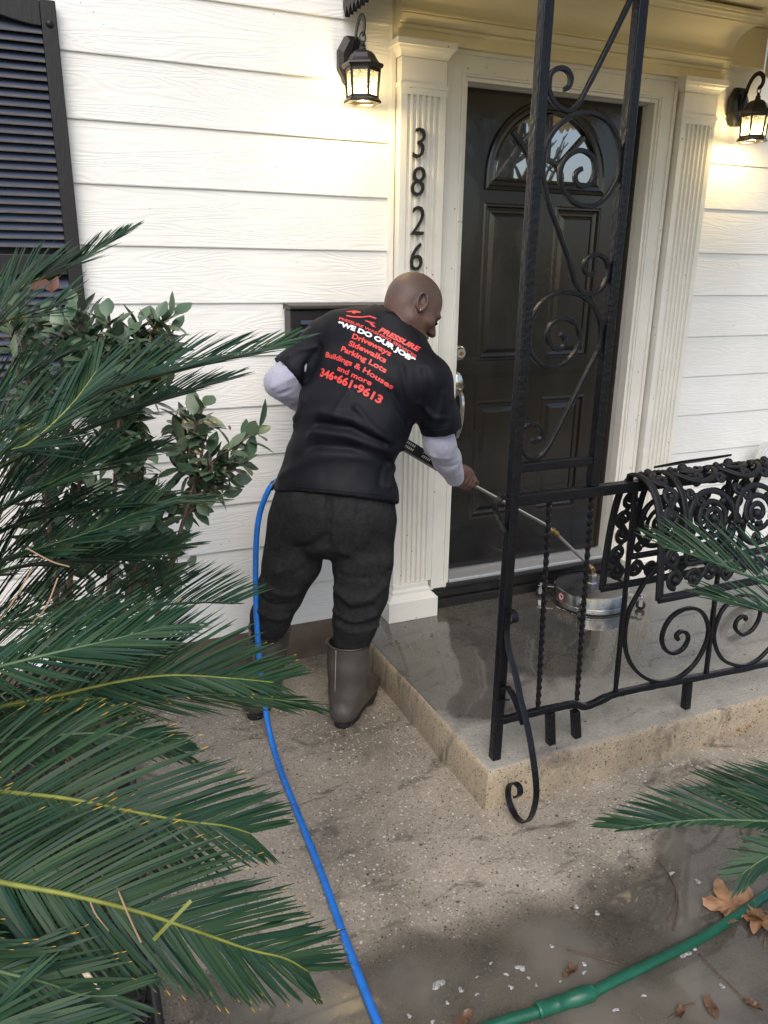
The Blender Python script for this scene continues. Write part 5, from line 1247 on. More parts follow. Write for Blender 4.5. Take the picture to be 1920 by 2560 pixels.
tf = [([(570, 1260), (600, 1282), (640, 1280)], .016, .012), ([(560, 1290), (590, 1310), (630, 1305)], .014, -.012), ([(560, 1318), (590, 1332), (620, 1330)], .016, .014), ([(728, 1270), (760, 1300), (800, 1290), (830, 1262)], .018, .014), ([(726, 1295), (750, 1318), (800, 1312)], .014, -.012),
      ([(725, 1320), (760, 1340), (810, 1325)], .016, .014), ([(730, 1352), (770, 1365), (812, 1350)], .014, .010), ([(735, 1340), (770, 1350), (815, 1338)], .010, -.010), ([(712, 1080), (711, 1130), (708, 1178)], .012, -.012), ([(690, 1185), (650, 1215), (600, 1235)], .020, .010),
      ([(740, 1190), (780, 1215), (840, 1215)], .020, .009), ([(780, 1110), (800, 1150), (850, 1180)], .018, -.007), ([(640, 1075), (620, 1120), (600, 1180)], .018, .008), ([(700, 1160), (670, 1180), (640, 1185)], .014, -.009), ([(735, 1240), (790, 1250), (845, 1235)], .013, -.008), ([(845, 1075), (850, 1110), (858, 1140)], .008, -.006)]
tf3 = [([on_tr(*q) for q in l], w_, a) for l, w_, a in tf]
def tr_fold(co, no):
    d = .005 * nz(co, (10, 10, 7), 2.0) + .003 * nz(co, (24, 24, 16), 4.0)
    for l, w_, a in tf3: d = d + ridge(co, l, w_, a)
    return d
displace(me, tr_fold); tro = link('trousers', me, 'trouser', person, smooth=True)

# --- rubber boots
def boot(top, mid, ank, heel, toe, rt):
    lo = np.minimum.reduce([nv(top), nv(heel), nv(toe)]) - .16; hi = np.maximum.reduce([nv(top), nv(heel), nv(toe)]) + .16
    B = Field(lo, hi, .005); fw = (toe - heel).normalized(); sd2 = Vector((-fw.y, fw.x, 0))
    B.cone(top + (top - mid) * .05, mid, rt, rt * .93, .015).cone(mid, ank, rt * .93, rt * .80, .02)
    hz = GZ + .060
    B.cone(ank, Vector((heel.x, heel.y, hz)) + fw * .03, rt * .80, .050, .03)
    B.cone(Vector((heel.x, heel.y, hz - .008)) + fw * .035, Vector((toe.x, toe.y, hz - .012)) - fw * .050, .047, .050, .03, side=sd2, q0=1, q1=.84)
    B.cone(ank - Vector((0, 0, .02)), Vector((toe.x, toe.y, hz)) - fw * .085, rt * .62, .050, .04)
    tn = (top - mid).normalized(); tp = (tn + Vector((0, 0, 1)) * 1.2).normalized()
    cut_local(B, top, tp, top + tp * .1, .16)
    cut_local(B, Vector((0, 0, GZ + .034)), Vector((0, 0, -1)), Vector((heel.x, heel.y, GZ - .1)) + fw * .14, .34)
    B.cone(top + tp * .03, mid, rt - .008, rt * .93 - .010, .004, 'sub')
    me = B.mesh('boot', 2); displace(me, lambda co, no: .0028 * nz(co, (18, 18, 12), heel.x * 9) + .0012 * nz(co, (40, 40, 30), 4.)); del B
    o = link('boot', me, 'boot', person, smooth=True)
    # sole with heel block and tread
    out = [];
    for k in range(28):
        a = 2 * math.pi * k / 28; c, s_ = math.cos(a), math.sin(a); L_ = (toe - heel).length
        x = L_ / 2 + (L_ / 2 + .004) * c; wd_ = .055 if x > L_ * .5 else .050
        wd_ *= (1 - .13 * math.exp(-((x - L_ * .42) / .05) ** 2)); out.append(heel + fw * x + sd2 * (wd_ * (abs(s_) ** .75) * (1 if s_ > 0 else -1)))
    m_ = MB(); n = len(out); lv_ = [(GZ + .001, 1.02), (GZ + .026, 1.05), (GZ + .042, 1.05), (GZ + .044, .90)]
    cen = heel.lerp(toe, .5); vs = []
    for z, q in lv_: vs += [(cen.x + (p_.x - cen.x) * q, cen.y + (p_.y - cen.y) * q, z + (.010 if z < GZ + .01 and .32 < (p_ - heel).dot(fw) / (toe - heel).length < .52 else 0)) for p_ in out]
    m_.add(vs, [(k * n + i, k * n + (i + 1) % n, (k + 1) * n + (i + 1) % n, (k + 1) * n + i) for k in range(3) for i in range(n)] + [tuple(range(n - 1, -1, -1)), tuple(range(3 * n, 4 * n))])
    so_ = m_.build('sole', 'sole', o, smooth=True, angle=40)
    # welded side seam and rim band
    m_ = MB(); vd = (CC - mid); vd = (vd - tn * vd.dot(tn)).normalized(); sr = tn.cross(vd).normalized()
    e1x = tn.orthogonal().normalized(); e2x = tn.cross(e1x); rim2 = []
    for k in range(36):
        a = 2 * math.pi * k / 36; p_ = top + (e1x * math.cos(a) + e2x * math.sin(a)) * (rt + .0005); rim2.append(p_ - tn * ((p_ - top).dot(tp) / tn.dot(tp)) - tn * .004)
    MB().tube(rim2, .0035, 6, closed=True).build('rim', 'boot', o, smooth=True)
    BB = BVHTree.FromPolygons([v.co for v in me.vertices], [p_.vertices for p_ in me.polygons])
    sp_ = []
    for k in range(12):
        q = top.lerp(ank, .06 + .85 * k / 11) - sr * .045; h_ = BB.ray_cast(q + vd * .3, -vd)
        if h_[0] is not None: sp_.append(h_[0] + vd * .0003)
    if len(sp_) > 3: MB().tube(sp_, .0014, 5).build('seam', 'seamline', o, smooth=True)
    return o, tn, vd, sr
hz0 = GZ
heelR = Vector((-.762, -.578, GZ)); toeR = Vector((-.545, -.345, GZ))
bo, tn, vd, sr = boot(P(753, 1383, 2.865), P(752, 1440, 2.885), P(750, 1490, 2.90), heelR, toeR, .081)
m_ = MB(); bt_, bmid = P(753, 1383, 2.865), P(752, 1490, 2.90)
m_.tube(spline([bt_ - tn * .012 + (vd * .80 - sr * .58) * .083, bt_ - tn * .05 + (vd * .84 - sr * .56) * .080, bmid + tn * .03 + (vd * .80 - sr * .60) * .071, bmid - tn * .02 + (vd * .80 - sr * .60) * .067], 6), .0016, 5); m_.build('seam', 'nickel', bo, smooth=True) if False else None
heelL = Vector((-1.045, -.405, GZ)); toeL = Vector((-.90, -.150, GZ))
boot(P(583, 1352, 2.93), P(575, 1420, 2.97), P(568, 1480, 3.01), heelL, toeL, .079)

# ================================================================== hoses
nd = P(596, 1040, 2.72)
pts = [GB + Vector((0, 0, -.10)) - gdir * .05, P(700, 1010, 2.83), P(620, 1030, 2.76), P(590, 1046, 2.73), P(574, 1072, 2.73), P(561, 1110, 2.74), P(554, 1160, 2.75), P(552, 1230, 2.77), P(553, 1300, 2.79), P(557, 1380, 2.81), P(563, 1450, 2.83)]
def gp(x, y, z=GZ + .011): return on_plane(x, y, (0, 0, z), Vector((0, 0, 1)))
pts += [P(571, 1510, 2.845), P(578, 1560, 2.80)] + [gp(590, 1612), gp(609, 1672), gp(634, 1735), gp(662, 1805), gp(695, 1888), gp(730, 1985), gp(763, 2075), gp(800, 2170), gp(850, 2290), gp(930, 2450)]
bh = MB().tube(spline(pts, 8), .0105, 12).build('pressure_hose', 'bluehose', smooth=True); tag(bh, 'blue pressure hose running down behind the man and along the walk', 'hose')
fit = MB().tube([P(612, 1034, 2.755), P(590, 1046, 2.73), P(583, 1056, 2.73)], .0125, 12).build('fitting', 'gunplastic', bh, smooth=True, angle=50)
gh = thing('garden_hose', 'green garden hose with a thick coupling lying in the puddle', 'hose', (-.5, -1.82, GZ))
gz = GZ + .013
g_ = [gp(x, y, gz) for x, y in ((880, 2290), (985, 2245), (1085, 2208), (1160, 2186), (1250, 2158), (1330, 2118), (1420, 2074), (1500, 2034), (1580, 1985), (1640, 1944), (1720, 1880), (1830, 1760))]
MB().tube(spline(g_, 10), .0125, 14).build('hose_body', 'greenhose', gh, smooth=True)
ca_, cb_ = gp(1160, 2186, gz), gp(1282, 2145, gz)
pr = [(0, .9), (.02, 1.0), (.05, 1.0), (.06, .95), (.30, .95), (.32, 1.0), (.36, 1.0), (.38, .95), (.62, .95), (.64, 1.06), (.92, 1.06), (.96, 1.0), (1.0, .8)]
MB().tube([ca_.lerp(cb_, t) + Vector((0, 0, .004)) for t, _ in pr], .0185, 16, scale=[q for _, q in pr]).build('coupling', 'greenhose', gh, smooth=True, angle=35)
# coiled grey hose hanging on the wall at the right edge
mb = MB(); c = Vector((1.79, -.09, .36)); pth = []
for i in range(5 * 30):
    a = 2 * math.pi * i / 30; pth.append(c + Vector(((.10 + .004 * math.sin(i * .37)) * math.cos(a), -.010 * (i / 30) + .012 * math.sin(i * .21), (.14) * math.sin(a))))
mb.tube(pth, .0085, 8); tag(mb.build('coiled_hose', 'striped', smooth=True), 'coil of grey hose by the wall behind the draped mat', 'hose')

# ================================================================== planting bed
bed = [(-1.547, -1.75), (-1.545, -1.528), (-1.538, -1.329), (-1.52, -.9), (-1.50, -.5), (-1.478, -.02), (-3.6, -.02), (-3.6, -3.6), (-1.60, -3.6)]
mb = MB(); n = len(bed); mb.add([(x, y, GZ + .012) for x, y in bed], [tuple(range(n))]); tag(mb.build('planting_bed', 'mulch'), 'dark mulched bed beside the walk', None, None, 'structure')
ed = spline([(-1.60, -3.6, GZ + .03), (-1.555, -2.3, GZ + .03), (-1.547, -1.75, GZ + .03), (-1.545, -1.528, GZ + .03), (-1.538, -1.329, GZ + .03), (-1.52, -.9, GZ + .03), (-1.50, -.5, GZ + .03), (-1.478, -.03, GZ + .03)], 8)
mb = MB(); mb.bar(ed, .008, .07, up=(0, 0, 1)); mb.tube([p_ + Vector((0, 0, .034)) for p_ in ed], .011, 8); tag(mb.build('bed_edging', 'edging', smooth=True, angle=50), 'black plastic edging between the mulch and the concrete walk', 'edging')
rnd = random.Random(3); mb = MB()
for i in range(3200):
    x = rnd.uniform(-2.1, -1.56); y = rnd.uniform(-2.0, -.1); z = GZ + .014 + rnd.random() * .02; a = rnd.random() * 6.28; l = rnd.uniform(.008, .03); w_ = rnd.uniform(.002, .006)
    d = Vector((math.cos(a), math.sin(a), rnd.uniform(-.4, .4))) * l; s_ = Vector((-math.sin(a), math.cos(a), rnd.uniform(-.5, .5))) * w_; c = Vector((x, y, z))
    mb.add([c - d - s_, c + d - s_ * .5, c + d * .9 + s_, c - d * .8 + s_], [(0, 1, 2, 3)])
tag(mb.build('bark_chips', 'chip'), 'dark shredded bark covering the bed', None, None, 'stuff')

# ================================================================== cycads
def frond(parent, spine, llen, nrm, m='frond', rm='rachis', lift=28, dens=.0066, seed=0, fwd=(62, 28), wl=.0046, curve=.16, lside=1.0, rside=1.0, bare=.06, droop=.0):
    rr = random.Random(seed); sp = spline(spine, 14); L = [0.0]
    for a, b in zip(sp, sp[1:]): L.append(L[-1] + (b - a).length)
    tot = L[-1]; nrm = Vector(nrm).normalized()
    r = MB(); r.tube(sp, .0058, 6, scale=[1.15 - .95 * (l / tot) for l in L])
    fr = None
    mb = MB(); cnt = int(tot / dens); si = 0; llen = llen * 1.18
    for k in range(cnt):
        s = tot * (bare + (1 - bare) * (k + .5) / cnt)
        while si < len(L) - 2 and L[si + 1] < s: si += 1
        t = (s - L[si]) / max(L[si + 1] - L[si], 1e-6); o = sp[si].lerp(sp[si + 1], t)
        T = (sp[min(si + 2, len(sp) - 1)] - sp[max(si - 1, 0)]).normalized(); B = T.cross(nrm).normalized(); Nn = B.cross(T).normalized()
        u = s / tot
        ln = llen * (min(1.0, .45 + 2.6 * u) if u < .25 else 1.0) * (1 - .55 * max(0, (u - .62) / .38) ** 1.6)
        ang = R_(fwd[0] + (fwd[1] - fwd[0]) * u)
        for sd_, kk in ((1, lside), (-1, rside)):
            if kk <= 0: continue
            l_ = ln * kk * rr.uniform(.90, 1.06); a = ang + R_(rr.uniform(-4, 4)); lf = R_(lift + rr.uniform(-7, 7))
            if rr.random() < .012: continue
            D = (B * sd_ * math.sin(a) * math.cos(lf) + T * math.cos(a) + Nn * math.sin(a) * math.sin(lf)).normalized()
            W = D.cross(Nn); W = W.normalized() if W.length > 1e-4 else B
            Wn = W.cross(D).normalized(); bend = curve * rr.uniform(.6, 1.4); rnv = rr.random(); tw = rr.uniform(-.5, .5)
            W2 = (W * math.cos(tw) + Wn * math.sin(tw)); pts = []
            for i in range(7):
                q = i / 6; p_ = o + D * (l_ * q) + T * (bend * l_ * q * q * .55) - Nn * (bend * l_ * q * q * .45) + Vector((0, 0, -droop * l_ * q * q)); pts.append((p_, q))
            b0 = len(mb.v)
            for p_, q in pts:
                wd = wl * (.55 + .45 * min(1, q * 6)) * (1 - max(0, (q - .72) / .28) ** 1.5 * .9) * .5
                mb.v += [tuple(p_ + W2 * wd), tuple(p_ - W2 * wd + Wn * wd * .0)]
                mb.uv[len(mb.v) - 2] = (q, rnv); mb.uv[len(mb.v) - 1] = (q, rnv)
            for i in range(6): mb.f.append((b0 + 2 * i, b0 + 2 * i + 1, b0 + 2 * i + 3, b0 + 2 * i + 2))
    fo = mb.build('frond', m, parent, smooth=True)
    r.build('rachis', rm, fo, smooth=True)
    return fo
base = P(-330, 1480, 1.55)
palm_l = thing('sago_palm', 'large sago palm with many dark green fronds filling the left side', 'sago palm', (base.x, base.y, GZ))
mb = MB(); mb.lathe([(.0, .62), (.10, .60), (.13, .50), (.14, .2), (.15, .0)], (base.x, base.y, GZ), 20); mb.build('trunk', 'bark', palm_l, smooth=True)
UPV = (0, 0, 1)
def fr_l(pts, llen, nrm, **kw): return frond(palm_l, [P(*q) for q in pts], llen, nrm, **kw)
tocam = Vector((-.38, -.87, .30))
def nrm(cam, up, right=0): return tocam * cam + Vector((0, 0, 1)) * up + CAMR * right
# upper fronds, reaching up and right past the shutter
fr_l([(-300, 1150, 1.5), (-120, 800, 1.5), (0, 664, 1.52), (57, 615, 1.54), (127, 589, 1.56), (205, 543, 1.6), (262, 508, 1.64)], .125, nrm(.35, .9), seed=1, lift=36, fwd=(60, 16), lside=1, rside=.85)
fr_l([(-300, 1180, 1.45), (-120, 850, 1.42), (0, 703, 1.42), (83, 682, 1.42), (135, 650, 1.42)], .13, nrm(.3, .9), seed=2, lift=34, fwd=(60, 22))
fr_l([(-330, 1350, 1.45), (-140, 1050, 1.38), (0, 948, 1.36), (105, 905, 1.37), (162, 878, 1.38), (245, 843, 1.40), (328, 817, 1.43), (437, 789, 1.46), (525, 768, 1.50), (612, 742, 1.54)], .150, nrm(.30, .95), seed=3, lift=32, fwd=(62, 15), wl=.0050)
fr_l([(-330, 1400, 1.5), (-140, 1120, 1.46), (0, 1010, 1.46), (90, 968, 1.48), (175, 931, 1.5), (271, 891, 1.52), (394, 848, 1.56), (480, 822, 1.6)], .135, nrm(.22, .95), seed=4, lift=26, fwd=(60, 15))
fr_l([(-330, 1420, 1.35), (-150, 1180, 1.28), (-30, 1000, 1.26), (60, 960, 1.26), (150, 880, 1.27), (210, 800, 1.3)], .13, nrm(.5, .8), seed=5, lift=25, fwd=(58, 24), rm='rachis')
fr_l([(-330, 1420, 1.38), (-150, 1230, 1.32), (0, 1105, 1.30), (80, 1062, 1.31), (170, 1010, 1.33), (240, 965, 1.36)], .12, nrm(.35, .9), seed=6, lift=28, fwd=(60, 22))
fr_l([(-330, 1480, 1.5), (-120, 1240, 1.42), (0, 1150, 1.40), (80, 1122, 1.40), (175, 1100, 1.42), (300, 1086, 1.46), (400, 1082, 1.5), (440, 1080, 1.52)], .115, nrm(.12, .98), m='frond_tip', seed=7, lift=18, fwd=(58, 14), rm='rachis_dark')
fr_l([(-330, 1500, 1.5), (-120, 1320, 1.4), (0, 1215, 1.38), (100, 1180, 1.38), (220, 1140, 1.4), (330, 1090, 1.44)], .13, nrm(.4, .85), seed=8, lift=24, fwd=(62, 24), rm='rachis_dark')
fr_l([(-330, 1500, 1.62), (-120, 1380, 1.6), (40, 1330, 1.6), (170, 1310, 1.62), (300, 1310, 1.65), (420, 1302, 1.70), (510, 1303, 1.74)], .165, nrm(.32, .95), seed=9, lift=40, fwd=(60, 30), lside=.25, rside=1.0, rm='rachis_dark')
fr_l([(-330, 1500, 1.5), (-120, 1400, 1.42), (0, 1350, 1.40), (110, 1335, 1.42), (220, 1340, 1.45), (300, 1352, 1.48)], .10, nrm(.15, .98), seed=10, lift=16, fwd=(56, 16), rm='rachis_dark')
fr_l([(-330, 1550, 1.4), (-120, 1560, 1.3), (0, 1527, 1.26), (121, 1504, 1.25), (251, 1474, 1.26), (367, 1459, 1.28), (493, 1465, 1.32), (590, 1474, 1.36)], .165, nrm(.52, .8), m='frond_tip', seed=11, lift=14, fwd=(64, 24), wl=.0048, lside=.55, rside=1.0, rm='rachis')
fr_l([(-330, 1560, 1.38), (-120, 1545, 1.30), (0, 1530, 1.26), (150, 1512, 1.24), (300, 1507, 1.25), (430, 1500, 1.28), (560, 1508, 1.32), (660, 1520, 1.36)], .105, nrm(.05, 1), m='frond_tip', seed=12, lift=8, fwd=(54, 14), rm='rachis_dark')
fr_l([(-330, 1600, 1.3), (-120, 1470, 1.22), (0, 1440, 1.2), (120, 1410, 1.21), (250, 1380, 1.24), (360, 1352, 1.28)], .13, nrm(.42, .85), seed=13, lift=18, fwd=(62, 24), rm='rachis_dark')
fr_l([(-330, 1600, 1.3), (-140, 1640, 1.16), (0, 1605, 1.12), (110, 1590, 1.12), (220, 1585, 1.14), (330, 1602, 1.17), (395, 1622, 1.2)], .095, nrm(.30, .9), m='frond_tip', seed=14, lift=10, fwd=(60, 20), rm='rachis_dark')
fr_l([(-330, 1480, 1.6), (-120, 1290, 1.52), (0, 1235, 1.5), (100, 1215, 1.5), (200, 1205, 1.53), (300, 1195, 1.57), (380, 1180, 1.6)], .13, nrm(.3, .9), seed=51, lift=30, fwd=(60, 22), rm='rachis_dark')
fr_l([(-330, 1450, 1.6), (-120, 1180, 1.54), (0, 1070, 1.52), (110, 1035, 1.53), (220, 1005, 1.56), (330, 975, 1.6)], .13, nrm(.3, .9), seed=52, lift=28, fwd=(60, 20), rm='rachis_dark')
fr_l([(-330, 1500, 1.55), (-120, 1430, 1.48), (0, 1400, 1.46), (120, 1392, 1.47), (240, 1405, 1.5), (340, 1420, 1.53)], .13, nrm(.35, .9), seed=53, lift=26, fwd=(62, 24), rm='rachis_dark')
fr_l([(-330, 1400, 1.55), (-120, 1000, 1.5), (0, 860, 1.5), (80, 800, 1.52), (150, 765, 1.54)], .12, nrm(.35, .9), seed=54, lift=30, fwd=(58, 22), rm='rachis_dark')
# lower fronds, seen from above
fr_l([(-330, 1640, 1.3), (-140, 1698, 1.10), (0, 1710, 1.04), (150, 1726, 1.03), (300, 1756, 1.04), (400, 1774, 1.06), (485, 1784, 1.08), (540, 1800, 1.10)], .150, nrm(.72, .6), m='frond_tip', seed=15, lift=8, fwd=(62, 26), wl=.0047, curve=.22, lside=.78)
fr_l([(-330, 1700, 1.2), (-140, 1870, .98), (0, 1905, .95), (150, 1933, .95), (300, 1970, .97), (415, 2008, .99), (535, 2050, 1.02), (615, 2070, 1.04), (665, 2098, 1.06)], .142, nrm(.74, .6), m='frond_tip', seed=16, lift=8, fwd=(62, 24), wl=.0047, curve=.22, lside=.80)
fr_l([(-330, 1760, 1.1), (-140, 2050, .90), (0, 2098, .88), (90, 2120, .88), (180, 2150, .89), (255, 2150, .90)], .10, nrm(.6, .7), m='frond_tip', seed=17, lift=6, fwd=(52, 18), curve=.1, rm='rachis_dark')
fr_l([(-330, 1700, 1.25), (-140, 1960, 1.06), (0, 1990, 1.04), (80, 2030, 1.04), (150, 2090, 1.04), (200, 2160, 1.04)], .10, nrm(.7, .6), m='frond_tip', seed=18, lift=8, fwd=(56, 26), rm='rachis_dark')
fr_l([(-330, 1780, 1.0), (-140, 2190, .86), (-20, 2215, .84), (80, 2230, .84), (180, 2240, .85)], .10, nrm(.6, .7), seed=19, lift=6, fwd=(52, 20), rm='rachis_dark')
# a few dead needles and torn leaflets lying on the fronds
def sliver(pts, wd, m, lab, name, cat, grp):
    sp = spline(pts, 5); o = MB().bar(sp, wd, wd * .35, up=(tocam.x, tocam.y, tocam.z)).build(name, m); return tag(o, lab, cat, grp)
ndl = [([(178, 1886, .985), (190, 1930, .96), (205, 1972, .945), (235, 2012, .94)], 'dry needle curving over the upper low frond'), ([(243, 1895, .985), (262, 1940, .96), (283, 1990, .95), (305, 2036, .945)], 'dry needle beside the curving one, nearer the walk'),
       ([(70, 1225, 1.26), (40, 1280, 1.25), (0, 1340, 1.25)], 'dry needle slanting at the left edge among middle fronds'), ([(60, 1185, 1.26), (110, 1212, 1.26), (150, 1224, 1.27)], 'dry needle lying flat among the middle fronds'), ([(125, 1248, 1.27), (100, 1310, 1.26), (70, 1345, 1.26)], 'dry needle crossing below the flat one'),
       ([(240, 1700, 1.18), (243, 1650, 1.17), (236, 1600, 1.16)], 'dry needle hanging between the two long low fronds')]
for q, lab in ndl: sliver([P(*t) for t in q], .0022, 'dryneedle', lab, 'pine_needle', 'needle', 'dry needles on the palm')
sliver([P(180, 2095, .90), (P(205, 2130, .90)), P(232, 2172, .90)], .0065, 'paleleaf', 'pale torn leaflet in the lower left fronds', 'dead_leaflet', 'leaf', None)
sliver([P(332, 2030, .93), (P(365, 1995, .93)), P(413, 1945, .94)], .0045, 'rachis', 'yellow green leaflet lying across the lowest rib', 'loose_leaflet', 'leaf', None)
# right hand palm
baseR = P(1990, 1560, 1.62)
palm_r = thing('sago_palm', 'sago palm at the right edge with fronds over the mat and the walk', 'sago palm', (baseR.x, baseR.y, GZ))
mb = MB(); mb.lathe([(.0, .45), (.08, .43), (.10, .3), (.12, .0)], (baseR.x, baseR.y, GZ), 16); mb.build('trunk', 'bark', palm_r, smooth=True)
def fr_r(pts, llen, n_, **kw): return frond(palm_r, [P(*q) for q in pts], llen, n_, **kw)
fr_r([(1960, 1480, 1.6), (1800, 1330, 1.62), (1659, 1262, 1.66), (1560, 1222, 1.70), (1500, 1200, 1.73), (1440, 1183, 1.76)], .155, nrm(.45, .9), seed=31, lift=35, dens=.0085, fwd=(58, 16), lside=1.0, rside=.22, rm='rachis_dark')
fr_r([(1980, 1560, 1.6), (1820, 1420, 1.6), (1700, 1340, 1.62), (1620, 1312, 1.64), (1540, 1286, 1.68)], .12, nrm(.1, 1), seed=32, lift=20, fwd=(50, 12), rm='rachis_dark')
fr_r([(1980, 1640, 1.55), (1820, 1740, 1.42), (1700, 1772, 1.38), (1600, 1772, 1.38), (1517, 1771, 1.39), (1420, 1780, 1.41), (1345, 1790, 1.43)], .118, nrm(.42, .9), seed=33, lift=26, fwd=(58, 16), lside=1.0, rside=.30, rm='rachis_dark', wl=.0050)
fr_r([(1990, 1600, 1.6), (1850, 1690, 1.5), (1740, 1715, 1.48), (1640, 1712, 1.48), (1560, 1700, 1.5)], .12, nrm(.3, .95), seed=34, lift=26, fwd=(58, 20), rm='rachis_dark')
fr_r([(1990, 1640, 1.5), (1850, 1780, 1.36), (1740, 1830, 1.32), (1660, 1850, 1.31), (1600, 1890, 1.3)], .08, nrm(.5, .8), seed=35, lift=16, fwd=(58, 24), rm='rachis_dark')
# small fan of leaflets far right above the coil
# ================================================================== broad leaved shrub against the wall
sb = P(150, 1500, 2.25)
shrub = thing('shrub', 'broad leaved evergreen shrub with reddish stems against the white siding', 'shrub', (sb.x, sb.y, GZ))
lf = MB(); tw = MB(); rs = random.Random(11)
def leaf(o, d, up, L_, w_):
    d = d.normalized(); s_ = d.cross(up); s_ = s_.normalized() if s_.length > 1e-3 else d.orthogonal().normalized(); u_ = s_.cross(d).normalized()
    rv_ = rs.random(); b0 = len(lf.v); cv = rs.uniform(-.05, .22)
    prof_ = [(0, .06), (.12, .16), (.28, .75), (.5, 1.0), (.72, .82), (.9, .36), (1.0, .03)]
    for q, h in prof_:
        c = o + d * (L_ * q) - u_ * (cv * L_ * q * q)
        for x, lift_ in ((-1, .22), (0, 0), (1, .22)):
            lf.v.append(tuple(c + s_ * (x * h * w_) + u_ * (lift_ * h * w_ * abs(x)))); lf.uv[len(lf.v) - 1] = (q, rv_)
    for i in range(len(prof_) - 1):
        for x in (0, 1): a = b0 + i * 3 + x; lf.f.append((a, a + 1, a + 4, a + 3))
def rosette(c, axis, n, L_=.062):
    axis = axis.normalized(); e1 = axis.orthogonal().normalized(); e2 = axis.cross(e1)
    for i in range(n):
        a = 2.4 * i + rs.random() * .5; el = R_(rs.uniform(15, 75) * (1 - .5 * i / n)); dd = (e1 * math.cos(a) + e2 * math.sin(a)) * math.cos(el * .8) + axis * math.sin(el)
        leaf(c - axis * (.012 * i), dd, axis + Vector((0, 0, .6)), L_ * rs.uniform(.75, 1.15), L_ * rs.uniform(.19, .26))
root = Vector((sb.x, sb.y, GZ))
tips = [(558, 930, 2.25), (528, 1000, 2.25), (452, 985, 2.22), (472, 1010, 2.24), (475, 1070, 2.3), (440, 880, 2.2), (420, 905, 2.2), (500, 1035, 2.3), (360, 1175, 2.3), (385, 1225, 2.35), (300, 1150, 2.2), (250, 1100, 2.2), (330, 1060, 2.25), (390, 1010, 2.25), (330, 960, 2.2), (270, 930, 2.15), (400, 950, 2.25), (300, 880, 2.1), (350, 840, 2.1), (240, 830, 2.1),
        (180, 770, 2.0), (130, 720, 2.0), (220, 720, 2.05), (270, 730, 2.05), (320, 740, 2.1), (340, 690, 2.1), (300, 700, 2.1), (230, 690, 2.05), (150, 700, 2.0), (90, 740, 2.0), (200, 810, 2.05), (120, 820, 2.0), (60, 800, 1.95), (90, 880, 2.0), (170, 880, 2.05), (40, 920, 1.95), (230, 980, 2.1), (150, 1000, 2.05), (70, 1020, 2.0), (200, 1060, 2.1), (110, 1090, 2.1), (280, 1010, 2.15),
        (60, 1180, 2.1), (150, 1170, 2.15), (230, 1180, 2.2), (340, 1110, 2.3), (300, 1260, 2.35), (200, 1290, 2.3), (100, 1280, 2.2), (410, 1100, 2.35), (20, 700, 1.95), (370, 720, 2.1), (360, 770, 2.12), (290, 790, 2.1)]
tips = tips + [(x + rs.uniform(-55, 35), y + rs.uniform(-45, 50), d + rs.uniform(.0, .25)) for k_ in range(2) for x, y, d in tips if x < 425 and (k_ == 0 or rs.random() < .35)]
limbs = []
for q in ((330, 1080, 2.25), (420, 1040, 2.25), (180, 960, 2.1), (260, 860, 2.1), (90, 930, 2.0), (330, 1210, 2.3), (130, 1180, 2.1)):
    e_ = P(*q); m1 = root.lerp(e_, .5) + Vector((rs.uniform(-.07, .07), rs.uniform(-.05, .05), rs.uniform(.0, .06)))
    lp = spline([root + Vector((rs.uniform(-.07, .07), rs.uniform(-.05, .05), 0)), m1, e_], 10); limbs.append(lp); tw.tube(lp, .010, 6, scale=[1.2 - .8 * k / len(lp) for k in range(len(lp))])
for i, t in enumerate(tips):
    c = P(*t); c.y = min(c.y, -.10)
    best = min((q for lp in limbs for q in lp[8:]), key=lambda q: (q - c).length + .4 * max(0, q.z - c.z))
    mid_ = best.lerp(c, .5) + Vector((rs.uniform(-.03, .03), rs.uniform(-.03, .03), rs.uniform(-.03, .03)))
    sp = spline([best, mid_, c], 5)
    nS = len(sp); tw.tube(sp, .0036, 5, scale=[1.4 - .8 * k / nS for k in range(nS)])
    ax_ = (sp[-1] - sp[-3]).normalized() + Vector((rs.uniform(-.3, .3), -.35, rs.uniform(-.1, .4)))
    rosette(c, ax_, 9 if i < 10 else 9, .084 if i < 12 else .080)
    for k in (-3, -5):
        q = sp[k]; dd = Vector((rs.uniform(-1, 1), rs.uniform(-1, .4), rs.uniform(-.5, .8))); leaf(q, dd, Vector((0, -.3, 1)), .078, .017)
        dd = Vector((rs.uniform(-1, 1), rs.uniform(-1, .4), rs.uniform(-.5, .8))); leaf(q, dd, Vector((0, -.3, 1)), .07, .016)
tw.build('branches', 'twig', shrub, smooth=True); lf.build('foliage', 'shrubleaf', shrub, smooth=True)
keep_lf = lf
lf = MB()
for t in ((72, 632, 2.0), (112, 632, 2.0)):
    for k in range(2): leaf(P(*t), Vector((rs.uniform(-.6, .6), -.2, 1)), Vector((0, -1, .1)), .045, .010)
for t in ((498, 930, 2.24), (190, 765, 2.0), (320, 705, 2.08), (224, 795, 2.05)): leaf(P(*t), Vector((rs.uniform(-.6, .6), -.2, 1)), Vector((0, -1, .1)), .018, .004)
lf.uv = {}
lf.build('young_leaves', 'redleaf', shrub, smooth=True)

# ================================================================== puddle, foam, leaves, pebbles
mb = MB()
rim = [(-1.54, -1.38), (-1.30, -1.47), (-1.10, -1.50), (-.95, -1.475), (-.80, -1.52), (-.62, -1.50), (-.45, -1.53), (-.30, -1.49), (-.15, -1.52), (.02, -1.42), (.14, -1.31), (.34, -1.30), (.60, -1.34), (1.2, -1.5), (1.4, -2.4), (0, -3.2), (-1.5, -3.2), (-1.54, -2.2)]
ring_ = [Vector((q.x, q.y, 0)) for q in rough_edge([(x, y, 0) for x, y in rim], .028, .02, 5)]
